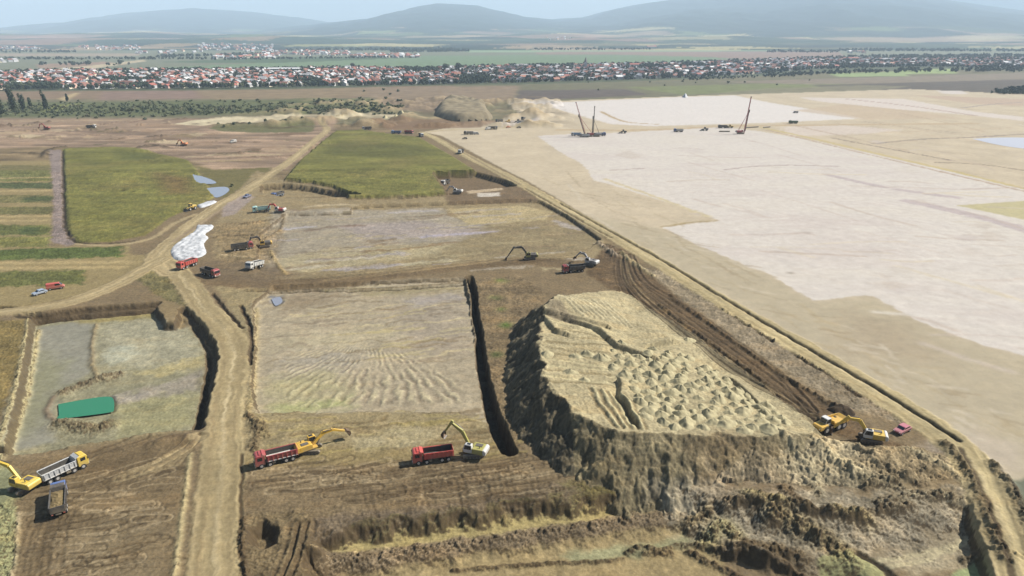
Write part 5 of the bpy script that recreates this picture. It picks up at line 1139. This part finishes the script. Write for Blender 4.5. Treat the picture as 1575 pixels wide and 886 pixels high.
# dumped loads on top of the mound
def heap_mesh(seed):
    """one tipped load: a slumped dome, steep at its foot, with clods"""
    r_ = random.Random(seed); nr_, ns = 12, 26; vs, fs = [], []
    ecc = r_.uniform(.8, 1.3); ph = r_.uniform(0, 6); px_, py_ = r_.uniform(-.3, .3), r_.uniform(-.3, .3)
    ang = np.linspace(0, 2 * math.pi, ns, endpoint=False)
    for i in range(nr_ + 1):
        f = i / nr_
        for a_ in ang:
            rr_ = f * 2.0 * (1 + .15 * math.sin(2 * a_ + ph) + .10 * math.sin(3 * a_ + 2 * ph) + .05 * math.sin(7 * a_ + ph))
            x = rr_ * math.cos(a_) * ecc; y = rr_ * math.sin(a_) / ecc
            z = 1.12 * (.5 + .5 * math.cos(math.pi * f)) * (1 + .12 * math.sin(2 * a_ + ph * 3)) - (.3 if f > .97 else 0)
            vs.append([x + px_ * (1 - f), y + py_ * (1 - f), z])
    vs = np.array(vs); nz = fbm(vs[:, 0] + 50 * seed, vs[:, 1], .8, 3, 700 + seed)
    vs[:, 2] += .20 * nz * (vs[:, 2] > 0); vs[:ns, 2] = vs[:ns, 2].mean()
    for i in range(nr_):
        for j in range(ns): fs.append((i * ns + j, i * ns + (j + 1) % ns, (i + 1) * ns + (j + 1) % ns, (i + 1) * ns + j))
    return mesh_from("dumped_heap", vs, np.array(fs)[:, ::-1], SOILH, True)
HM = [heap_mesh(s_) for s_ in range(1, 11)]
HP = PW([(952, 585), (938, 566), (950, 548), (985, 542), (1010, 532), (1045, 536), (1080, 548), (1122, 568), (1168, 598), (1198, 622), (1228, 650), (1210, 664), (1150, 664), (1060, 664), (1000, 662), (984, 650), (966, 620)], 5.4)
lo, hi = HP.min(0), HP.max(0); pts = []
ax = PW([(990, 600), (1180, 640)], 5); ud = (ax[1] - ax[0]) / np.linalg.norm(ax[1] - ax[0]); vd = np.array((-ud[1], ud[0]))
for i in range(-20, 30):
    for j in range(-20, 24):
        p = ax[0] + ud * (i * 3.05 + .9 * (j % 2) + rng.uniform(-.55, .55)) + vd * (j * 2.75 + rng.uniform(-.5, .5))
        if inside(HP, p[:1], p[1:])[0] and rng.random() < .94: pts.append(p)
print("heaps", len(pts))
for q in ((885, 552), (902, 548), (930, 552), (942, 540), (955, 528), (876, 578), (898, 588), (840, 552), (922, 552), (1045, 544), (1060, 505)): pts.append(np.array(unproject(*q, 6.5)))
for i, p in enumerate(pts):
    o = bpy.data.objects.new("dumped_heap", HM[i % 10]); COL.objects.link(o); s_ = rng.choice((.6, .75, .85, .9, 1.0, 1.1)) * rng.uniform(.9, 1.1)
    o.location = (p[0], p[1], zat(p[0], p[1]) - .05); o.rotation_euler = (0, 0, rng.uniform(0, 6.28)); o.scale = (s_, s_, s_ * rng.uniform(.75, 1.1))
    tag(o, "small cone of dumped soil in the field of heaps on the spoil mound", "dumped heap", "dumped soil heaps on the mound")
# ================================================================== village
WALLS = [("white", solid("white render", (.40, .395, .385), .85, 0, .06)), ("cream", solid("cream render", (.62, .54, .40), .85, 0, .08)), ("grey", solid("grey render", (.36, .35, .33), .85, 0, .1)), ("pink", solid("pink render", (.56, .36, .29), .85, 0, .08))]
ROOFS = [("red", solid("red roof tiles", (.27, .085, .06), .8, 0, .2)), ("orange", solid("orange roof tiles", (.33, .15, .10), .8, 0, .2)), ("brown", solid("brown roof tiles", (.19, .085, .06), .8, 0, .2)), ("grey", solid("grey roof sheet", (.30, .29, .29), .7, 0, .15)), ("pale", solid("pale roof sheet", (.50, .49, .48), .6, 0, .1))]
def house_mesh(w_, l_, h_, rh):
    m = MB(); m.prism([(-w_ / 2, -.6), (w_ / 2, -.6), (w_ / 2, h_), (0, h_ + rh), (-w_ / 2, h_)], -l_ / 2, l_ / 2, 0)
    r = MB(); o = .5; t_ = .25; k = rh / (w_ / 2)
    r.prism([(-w_ / 2 - o, h_ - o * k + .05), (0, h_ + rh + .05), (w_ / 2 + o, h_ - o * k + .05), (w_ / 2 + o, h_ - o * k + .05 + t_), (0, h_ + rh + .05 + t_), (-w_ / 2 - o, h_ - o * k + .05 + t_)], -l_ / 2 - .4, l_ / 2 + .4, 0)
    out = []
    for q, nm in ((m, "house"), (r, "roof")):
        bmesh.ops.recalc_face_normals(q.bm, faces=q.bm.faces); me = bpy.data.meshes.new(nm); q.bm.to_mesh(me); q.bm.free(); me.materials.append(WALLS[0][1] if nm == "house" else ROOFS[0][1]); out.append(me)
    return out
HMS = [house_mesh(*d) for d in ((7, 10, 3.6, 2.2), (8, 11, 3.8, 2.4), (7, 9, 5.4, 2.2), (8.5, 10, 4.4, 2.6), (6, 13, 3.3, 2.0), (9, 12, 5.0, 2.8))]
def lower_edge(x): return np.interp(x, [-200, 0, 100, 300, 450, 650, 800, 950, 1050, 1150, 1250, 1400, 1575, 1800], [141, 138, 137, 136, 133.5, 129.5, 126.5, 122.5, 119, 114.5, 106, 102, 104, 104])
def upper_edge(x): return np.interp(x, [-200, 0, 120, 300, 420, 500, 650, 780, 900, 1000, 1100, 1200, 1320, 1575, 1800], [116, 113, 110, 109, 108, 106, 107, 103, 101, 100, 97, 93, 88, 86, 86])
def zone(px):
    for x1, s_ in ((70, "behind the tall dark trees at the left edge"), (250, "at the left end of the village"), (410, "left of the long white hall"), (500, "around the long white hall"), (660, "left of the tall round trees"), (760, "below the tall round trees"), (880, "left of the church tower"), (960, "around the church tower"), (1120, "right of the church tower"), (1290, "in the wooded right half of the village")):
        if px < x1: return s_
    return "at the far right end of the village"
cands = []; taken = {}
def free(x, y, d):
    k = (int(x // 30), int(y // 30))
    for i in (-1, 0, 1):
        for j in (-1, 0, 1):
            for q in taken.get((k[0] + i, k[1] + j), ()):
                if (q[0] - x) ** 2 + (q[1] - y) ** 2 < (d + q[2]) ** 2 / 4: return False
    return True
def take(x, y, d): taken.setdefault((int(x // 30), int(y // 30)), []).append((x, y, d))
for _ in range(26000):
    px = rng.uniform(-40, 1615); lo_, up_ = lower_edge(px), upper_edge(px); y0 = unproject(px, lo_)[1]; y1 = unproject(px, up_)[1]
    y = y0 + (y1 - y0) * rng.random(); x = (px - 787.5) / F * y * (H / math.hypot(H, 0)) / 1.0
    v = (math.sin(PITCH) - math.cos(PITCH) * H / y) / (CP + SP * H / y); t = y / (CP + v * SP); x = (px - 787.5) / F * t
    dens = .62 if px < 900 else (.42 if px < 1150 else .34)
    gap = gnoise(np.array([x / 130.0]), np.array([y / 130.0]), 77)[0]
    if gap > .36: continue
    if 408 < px < 468 and abs(443 - v * F - 109) < 3.5: continue
    d = 15.5
    if not free(x, y, d): continue
    take(x, y, d); cands.append((y, x, px))
cands.sort()
nh = 0; extra = []
for y, x, px in cands[:2600]:
    a_ = .15 + .3 * math.sin(x / 300) + (math.pi / 2 if rng.random() < .3 else 0) + rng.uniform(-.12, .12)
    k = rng.randrange(6); wi = rng.choices(range(4), (.62, .2, .1, .08))[0]; ri = rng.choices(range(5), (.16, .08, .34, .30, .12))[0]
    if nh < 300:
        nh += 1
        h_ = bpy.data.objects.new("house", HMS[k][0]); COL.objects.link(h_); h_.location = (x, y, 0); h_.rotation_euler = (0, 0, a_)
        h_.material_slots[0].link = "OBJECT"; h_.material_slots[0].material = WALLS[wi][1]
        r_ = bpy.data.objects.new("roof", HMS[k][1]); COL.objects.link(r_); r_.parent = h_; r_.material_slots[0].link = "OBJECT"; r_.material_slots[0].material = ROOFS[ri][1]
        tag(h_, "%s house with %s gable roof %s" % (WALLS[wi][0], ROOFS[ri][0], zone(px)), "house", "houses of the village")
    else: extra.append((x, y, a_, k, wi, ri))
def merged(name, items, kind="stuff"):
    """many small far things nobody could count, as one object"""
    vs, fs, mi, mats = [], [], [], [w_[1] for w_ in WALLS] + [r[1] for r in ROOFS]; n = 0
    for x, y, z, a_, k, wi, ri, s_ in items:
        c, s = math.cos(a_), math.sin(a_)
        for me, m_i in ((HMS[k][0], wi), (HMS[k][1], 4 + ri)):
            co = np.empty(len(me.vertices) * 3); me.vertices.foreach_get("co", co); co = co.reshape(-1, 3) * s_
            vs.append(np.stack([x + c * co[:, 0] - s * co[:, 1], y + s * co[:, 0] + c * co[:, 1], z + co[:, 2]], 1))
            for p in me.polygons: fs.append([n + v for v in p.vertices]); mi.append(m_i)
            n += len(co)
    me = bpy.data.meshes.new(name); me.from_pydata(np.vstack(vs).tolist(), [], fs)
    for m in mats: me.materials.append(m)
    me.polygons.foreach_set("material_index", mi); me.update()
    return tag(link(name, me), kind=kind)
merged("distant_village_rows", [(x, y, 0, a_, k, wi, ri, 1.0) for x, y, a_, k, wi, ri in extra])
farv = []
for (xa, xb, ya, yb, n_) in ((-20, 60, 73, 77, 40), (120, 215, 72, 78, 50), (210, 300, 79, 83, 16), (300, 420, 68, 80, 90), (330, 420, 85, 91, 30), (405, 540, 79, 86, 110), (540, 645, 84.5, 89, 70), (1240, 1340, 92, 98, 0), (840, 880, 58, 62, 10), (0, 40, 94, 97, 8), (1300, 1330, 80, 83, 8), (995, 1010, 73.5, 75, 3)):
    for _ in range(n_):
        px, py = rng.uniform(xa, xb), rng.uniform(ya, yb); x, y = unproject(px, py)
        if y > 3300:
            jc = int(np.argmin(abs(cols - px))); u = (px - 787.5) / F; v = (443 - py) / F; zr_ = H + rows_Y / (CP + v * SP) * (v * CP - SP); hit = np.nonzero((Zg[:, jc] >= zr_) & (rows_Y > 2500))[0]
            if not len(hit): continue
            y = rows_Y[hit[0]]; x = u * y / (CP + v * SP)
        farv.append((x, y, zat(x, y), rng.uniform(0, 3.1), rng.randrange(6), rng.choices(range(4), (.7, .15, .1, .05))[0], rng.choices(range(5), (.3, .2, .15, .15, .2))[0], 1.25))
merged("distant_hamlets", farv)
# long white hall
def at(px, py):
    x, y = unproject(px, py); return x, y
x0, y0 = at(414, 110.5); x1, y1 = at(462, 110.5)
hall = bpy.data.objects.new("long_hall", None); COL.objects.link(hall); hall.location = ((x0 + x1) / 2, y0, 0); hall.rotation_euler = (0, 0, .03)
tag(hall, "long white hall with pale flat pitched roof at the village's rear edge", "hall"); L_ = x1 - x0
MB().box((0, 0, 3.0), (L_, 22, 7.0), 0).build("wall", WALLS[0][1], hall); MB().prism([(-11.6, 6.4), (0, 8.6), (11.6, 6.4), (11.6, 6.8), (0, 9.0), (-11.6, 6.8)], -L_ / 2 - .6, L_ / 2 + .6, 0).build("roof", ROOFS[4][1], hall).rotation_euler = (0, 0, math.pi / 2)
for k in range(9): MB().box((-L_ / 2 + 5 + k * (L_ - 10) / 8, -11.02, 3.2), (3.2, .1, 2.2), 0).build("window", GLASSD, hall)
x0, y0 = at(900.5, 106)
ch = bpy.data.objects.new("church", None); COL.objects.link(ch); ch.location = (x0, y0, 0); tag(ch, "white church with square tower and dark spire among the village roofs", "church")
MB().box((0, 0, 7.5), (6, 6, 16), 0).build("tower", WALLS[0][1], ch); MB().cyl((0, 0, 15.5), (0, 0, 27), 4.3, .1, 4).build("spire", CHAR, ch); MB().prism([(-6, -.5), (6, -.5), (6, 7), (0, 12), (-6, 7)], 3, 26, 0).build("nave", WALLS[0][1], ch); MB().prism([(-6.5, 6.7), (0, 12.2), (6.5, 6.7), (6.5, 7.0), (0, 12.6), (-6.5, 7.0)], 3.02, 26.5, 0).build("roof", ROOFS[2][1], ch)
for k in (10.5,): MB().box((0, -3.05, k), (1.3, .1, 2.2), 0).build("window", GLASSD, ch)
for lab, px, py, w_, d_, h_ in (("large white block house left of the church tower", 690, 109, 14, 12, 8), ("tall white house right of the long hall", 630, 124, 16, 12, 8), ("white flat fronted building behind the church", 975, 104.5, 22, 12, 8), ("white building with wide front at the right end", 1311, 93, 30, 14, 7), ("tall pale house with white gable right of the church", 1150, 104, 12, 12, 10), ("white farm building alone on the far plain", 1002, 75.2, 50, 24, 12)):
    x, y = at(px, py); e = bpy.data.objects.new("village_building", None); COL.objects.link(e); e.location = (x, y, 0); e.rotation_euler = (0, 0, rng.uniform(-.1, .1)); tag(e, lab, "building")
    MB().box((0, 0, h_ / 2 - .5), (w_, d_, h_ + 1), 0).build("wall", WALLS[0][1], e); r_ = MB().prism([(-d_ / 2 - .6, h_ - .2), (0, h_ + 2.6), (d_ / 2 + .6, h_ - .2), (d_ / 2 + .6, h_ + .15), (0, h_ + 3.0), (-d_ / 2 - .6, h_ + .15)], -w_ / 2 - .5, w_ / 2 + .5, 0).build("roof", ROOFS[rng.choice((0, 1, 4))][1], e); r_.rotation_euler = (0, 0, math.pi / 2)
# ================================================================== trees
def leafmat(name, col):
    m, nt, b = nodes(name); g = nt.nodes.new("ShaderNodeNewGeometry"); n = nt.nodes.new("ShaderNodeTexNoise"); n.inputs["Scale"].default_value = .7; n.inputs["Detail"].default_value = 4
    nt.links.new(g.outputs["Position"], n.inputs["Vector"]); rp = nt.nodes.new("ShaderNodeValToRGB"); rp.color_ramp.elements[0].position = .32; rp.color_ramp.elements[1].position = .68
    c = np.array(col); rp.color_ramp.elements[0].color = (*(c * .6), 1); rp.color_ramp.elements[1].color = (*(c * 1.45), 1)
    nt.links.new(n.outputs["Fac"], rp.inputs[0]); nt.links.new(rp.outputs[0], b.inputs["Base Color"]); b.inputs["Roughness"].default_value = .8; b.inputs["Specular IOR Level"].default_value = .2
    return m
LEAF = [leafmat("dark foliage", (.036, .050, .028)), leafmat("olive foliage", (.105, .118, .064)), leafmat("dry foliage", (.16, .155, .09))]
BARK = solid("bark", (.07, .055, .04), .9, 0, .3, 3)
def crown_np(seed, n, rx, rz, z0, leaf, lobes=7):
    r = np.random.default_rng(seed); cs = np.stack([r.uniform(-.55, .55, lobes) * rx, r.uniform(-.55, .55, lobes) * rx, z0 + rz * r.uniform(.25, 1.55, lobes)], 1); rs = r.uniform(.38, .68, lobes)
    k = r.integers(0, lobes, n); d = r.normal(size=(n, 3)); d /= np.linalg.norm(d, axis=1)[:, None]; q = r.uniform(.55, 1.05, n) ** .5
    c = cs[k] + d * (rs[k] * q)[:, None] * np.array([rx, rx, rz]); c[:, 2] = np.maximum(c[:, 2], .15)
    nrm = d + r.normal(size=(n, 3)) * .5; nrm /= np.linalg.norm(nrm, axis=1)[:, None]
    t1 = np.cross(nrm, r.normal(size=(n, 3))); t1 /= np.linalg.norm(t1, axis=1)[:, None]; t2 = np.cross(nrm, t1); s = (leaf * r.uniform(.6, 1.3, n))[:, None]
    v = np.stack([c - t1 * s - t2 * s * .7, c + t1 * s - t2 * s * .5, c + t1 * s * .8 + t2 * s, c - t1 * s * .7 + t2 * s * .8], 1).reshape(-1, 3)
    return v, np.arange(n * 4).reshape(-1, 4)
def trunk_mesh(h_, r_, seed):
    q = random.Random(seed); m = MB(); m.cyl((0, 0, -.3), (0, 0, h_ * .7), r_, r_ * .6, 7)
    for k in range(4): a_ = k * 1.6 + q.uniform(0, 1); m.cyl((0, 0, h_ * .4), (math.cos(a_) * h_ * .25, math.sin(a_) * h_ * .25, h_ * .85), r_ * .4, r_ * .15, 5)
    me = bpy.data.meshes.new("trunk"); m.bm.to_mesh(me); m.bm.free(); me.materials.append(BARK); return me
CROWNS = []
for s_ in range(5):
    v, f = crown_np(900 + s_, 260, 3.4, 2.9, 2.0, .75); CROWNS.append(mesh_from("crown", v, f, LEAF[0], False))
TRUNK = trunk_mesh(5.0, .28, 1)
BUSH = []
for s_ in range(5):
    v, f = crown_np(940 + s_, 160, 1.9, 1.15, .2, .42, 6); BUSH.append(mesh_from("crown", v, f, LEAF[1], False))
BTR = trunk_mesh(1.6, .12, 2)
def tree(name, label, cat, x, y, scale, crown, trunk, leaf, group, zs=1.0):
    e = bpy.data.objects.new(name, None); COL.objects.link(e); e.location = (x, y, zat(x, y)); e.rotation_euler = (0, 0, rng.uniform(0, 6.28)); e.scale = (scale, scale, scale * zs); tag(e, label, cat, group)
    c = bpy.data.objects.new("crown", crown); COL.objects.link(c); c.parent = e; c.material_slots[0].link = "OBJECT"; c.material_slots[0].material = leaf
    t = bpy.data.objects.new("trunk", trunk); COL.objects.link(t); t.parent = e
    return e
# tall trees at the left edge
for i, (px, py, hh, wd, lab) in enumerate(((2, 179, 21, .75, "leftmost tall dark poplar at the left edge"), (24, 178, 29, .70, "tallest dark poplar standing second from the left edge"), (37, 172, 21, .6, "slender dark poplar just right of the tallest poplar"), (72, 172, 24, .52, "thin lone poplar standing apart from the left group"), (14, 152, 13, 1.0, "round dark tree behind the tallest poplar"), (48, 166, 12, .9, "low rounded tree between the poplars"), (104, 156, 9, 1.1, "dark round tree beside the pale field track"))):
    x, y = unproject(px, py); v, f = crown_np(970 + i, 900, hh * .2 * wd, hh * .40, hh * .16, .55, 12); me = mesh_from("crown", v, f, LEAF[0], False)
    e = bpy.data.objects.new("poplar_tree" if wd < .8 else "round_tree", None); COL.objects.link(e); e.location = (x, y, zat(x, y)); tag(e, lab, "tree"); link("crown", me, e); link("trunk", trunk_mesh(hh * .6, .35, i), e)
for i, (px, py, hh, wd, lab) in enumerate(((686, 110, 20, 1.4, "left one of the tall round trees behind the village"), (703, 110, 22, 1.5, "right one of the tall round trees behind the village"), (672, 111, 11, 1.4, "lower tree left of the tall round pair"), (543, 106, 15, 1.1, "lone round tree standing on the green field edge"), (388, 111, 15, 1.2, "dark tree left of the long white hall"), (404, 110, 12, 1.1, "smaller dark tree touching the long white hall's left end"), (476, 108, 11, 1, "round tree right of the long white hall"), (578, 113, 10, 1.5, "wide dark tree in the middle of the village"), (660, 111, 9, 1.6, "wide low tree left of the tall round pair"))):
    x, y = unproject(px, py); v, f = crown_np(990 + i, 700, hh * .32 * wd, hh * .36, hh * .18, .9, 10); me = mesh_from("crown", v, f, LEAF[0], False)
    e = bpy.data.objects.new("round_tree", None); COL.objects.link(e); e.location = (x, y, zat(x, y)); tag(e, lab, "tree"); link("crown", me, e); link("trunk", trunk_mesh(hh * .6, .4, i), e)
# scrub on the strip before the village
def scrub_zone(px):
    return "at the left end" if px < 150 else "left of the pale sand strip" if px < 300 else "behind the pale sand strip" if px < 480 else "near the rough earth heaps"
nb = 0
for i in range(190):
    px = rng.uniform(-30, 600)
    py = rng.gauss(170, 5) if rng.random() < .7 else rng.uniform(155, 182)
    if not 154 < py < (184 if px < 260 else 177): continue
    x, y = unproject(px, py); s_ = rng.uniform(.5, 1.15) * (1.2 if py < 172 else 1)
    li = rng.choices((0, 1, 2), (.12, .5, .38))[0]; nb += 1
    tree("scrub_bush", "%s green bush in the scrub belt %s" % (("dark", "olive", "dull pale")[li], scrub_zone(px)), "bush", x, y, s_, rng.choice(BUSH), BTR, LEAF[li], "bushes of the scrub belt")
for px, py, s_ in ((590, 139, 1.6), (560, 141, 1.3), (612, 141, 1.8), (600, 146, 1.4), (1050, 126, 1.6), (1000, 127, 1.4), (1070, 128, 1.3), (1120, 128, 1.8), (1145, 127, 1.4), (1195, 131, 1.2), (1022, 132, 1.2), (920, 139, 1.3), (905, 127, 1.1), (1245, 124, 1.2), (345, 196, 1.0), (360, 195, 1.2), (385, 194, 1.1), (410, 193, 1.2), (440, 190, 1.1), (357, 287, .7), (335, 192, 1.0), (465, 188, 1.0)):
    x, y = unproject(px, py); tree("scrub_bush", "small bush on the bare ground %s" % ("before the village's right half" if px > 850 else "by the dark scrub bed left of the road" if py > 180 else "beside the rough earth heaps"), "bush", x, y, s_ * .75, rng.choice(BUSH), BTR, LEAF[1], "lone bushes on bare ground")
# trees between the houses
tc = []
for _ in range(42000):
    px = rng.uniform(-40, 1615); lo_, up_ = lower_edge(px) + 1.0, upper_edge(px) - .8
    y0 = unproject(px, lo_)[1]; y1 = unproject(px, up_)[1]; y = y0 + (y1 - y0) * rng.random() ** 1.1
    v = (SP - CP * H / y) / (CP + SP * H / y); x = (px - 787.5) / F * y / (CP + v * SP)
    d = 6.6
    if not free(x, y, d): continue
    if rng.random() > (.8 if px < 900 else .42): continue
    take(x, y, 5.6); tc.append((y, x, px))
tc.sort(); rest = []
for i, (y, x, px) in enumerate(tc[:6500]):
    s_ = rng.uniform(.65, 1.25) * (1.0 if px < 950 else 1.2); li = rng.choices((0, 1), (.75, .25))[0]
    if i < 210: tree("garden_tree", "%s garden tree between the houses %s" % (("dark green", "olive green")[li], zone(px)), "tree", x, y, s_, rng.choice(CROWNS), TRUNK, LEAF[li], "garden trees of the village")
    else: rest.append((x, y, s_))
def woods(name, items, mat, z=True):
    vs, n = [], 0
    for x, y, s_, rx, rz in items:
        v, f = crown_np(rng.randrange(10 ** 6), 60, rx * s_, rz * s_, 1.2 * s_, rx * .33 * s_, 5); v[:, 0] += x; v[:, 1] += y; v[:, 2] += zat(x, y); vs.append(v); n += len(f)
    v = np.vstack(vs); return tag(link(name, mesh_from(name, v, np.arange(n * 4).reshape(-1, 4), mat, False)), kind="stuff")
woods("village_greenery", [(x, y, s_, 3.4, 2.9) for x, y, s_ in rest], LEAF[0])
it = []
for (xa, ya, xb, yb, n_, sc) in ((-60, 91, 330, 91, 70, 1.6), (330, 92, 640, 88.5, 50, 1.5), (-60, 80, 120, 80.5, 40, 2), (600, 80, 720, 79, 70, 2.4), (440, 78, 700, 77, 60, 2.4), (1290, 78, 1600, 79, 90, 2.4), (1180, 80, 1290, 80.5, 30, 2), (820, 77, 1000, 76, 40, 2), (240, 88, 420, 84, 50, 2), (1270, 113, 1480, 109, 60, 1.2), (1480, 110, 1600, 109, 50, 1.3), (1050, 123, 1250, 115, 120, .6), (1180, 116, 1280, 112, 90, .7), (640, 112, 780, 108, 40, 1.1), (60, 100, 200, 99, 30, 1.2)):
    sc *= .62 if ya < 95 else 1
    for _ in range(n_ * (3 if ya < 95 else 1)):
        f_ = rng.random(); px = xa + (xb - xa) * f_; py = ya + (yb - ya) * f_ + rng.gauss(0, .5 if ya < 95 else 1.0); x, y = unproject(px, py); it.append((x, y, sc * rng.uniform(.6, 1.3), 3.4, 2.9))
woods("far_treelines", it, LEAF[0])
it = []
for _ in range(900):
    px = rng.uniform(-60, 620); py = rng.gauss(169, 6)
    if not 154 < py < (185 if px < 260 else 177): continue
    x, y = unproject(px, py); it.append((x, y, rng.uniform(.18, .45), 5.0, 2.2))
woods("scrub_undergrowth", it, LEAF[1])
it = []
for _ in range(260):
    px, py = rng.uniform(1525, 1700), rng.uniform(134, 145)
    if py < 136 + max(0, 1560 - px) * .15: continue
    x, y = unproject(px, py); it.append((x, y, rng.uniform(.6, 1.0), 3.4, 2.6))
woods("dark_woodland", it, LEAF[0])
# ================================================================== light, sky, air
w = bpy.data.worlds.new("World"); scene.world = w; w.use_nodes = True
nt = w.node_tree; bg = nt.nodes["Background"]
sky = nt.nodes.new("ShaderNodeTexSky"); sky.sky_type = "NISHITA"; sky.sun_disc = False
sun_dir = Vector((math.cos(math.radians(SUN_EL)) * math.cos(math.radians(SUN_AZ)), math.cos(math.radians(SUN_EL)) * math.sin(math.radians(SUN_AZ)), math.sin(math.radians(SUN_EL))))
sky.sun_elevation = math.radians(SUN_EL); sky.sun_rotation = math.radians(90 - SUN_AZ)
sky.altitude = 200; sky.air_density = 1.0; sky.dust_density = 1.2; sky.ozone_density = 1.5
nt.links.new(sky.outputs[0], bg.inputs[0]); bg.inputs[1].default_value = SKY_STR
sd_ = bpy.data.lights.new("sun", "SUN"); sd_.energy = SUN_STR; sd_.angle = math.radians(.5); sd_.color = (1.0, .955, .88)
so = bpy.data.objects.new("sun", sd_); COL.objects.link(so); so.rotation_euler = (-sun_dir).to_track_quat("-Z", "Y").to_euler(); so.location = (200, 0, 300)
zt = max(float(Z.max()), H) + 30
bm = bmesh.new(); bmesh.ops.create_cube(bm, size=1)
hx0, hx1, hy0, hy1, hz0 = -42000, 42000, -1500, 22500, float(Z.min()) - 1
for v in bm.verts:
    v.co = (hx0 if v.co.x < 0 else hx1, hy0 if v.co.y < 0 else hy1, hz0 if v.co.z < 0 else zt)
me = bpy.data.meshes.new("haze"); bm.to_mesh(me); hm = bpy.data.materials.new("haze air"); hm.use_nodes = True
hn = hm.node_tree
for n in list(hn.nodes):
    if n.type != "OUTPUT_MATERIAL": hn.nodes.remove(n)
pv = hn.nodes.new("ShaderNodeVolumePrincipled"); pv.inputs["Color"].default_value = (*HAZE_COL, 1); pv.inputs["Density"].default_value = HAZE_D; pv.inputs["Anisotropy"].default_value = HAZE_G
hn.links.new(pv.outputs[0], next(n for n in hn.nodes if n.type == "OUTPUT_MATERIAL").inputs["Volume"])
me.materials.append(hm); tag(link("haze", me), kind="stuff")
scene.view_settings.view_transform = "Standard"; scene.view_settings.look = "None"; scene.view_settings.gamma = 1; scene.view_settings.use_curve_mapping = False
scene.view_settings.exposure = EXPOSURE
scene.render.engine = "CYCLES"
scene.cycles.use_denoising = True
scene.cycles.max_bounces = 4; scene.cycles.diffuse_bounces = 2; scene.cycles.volume_bounces = 2
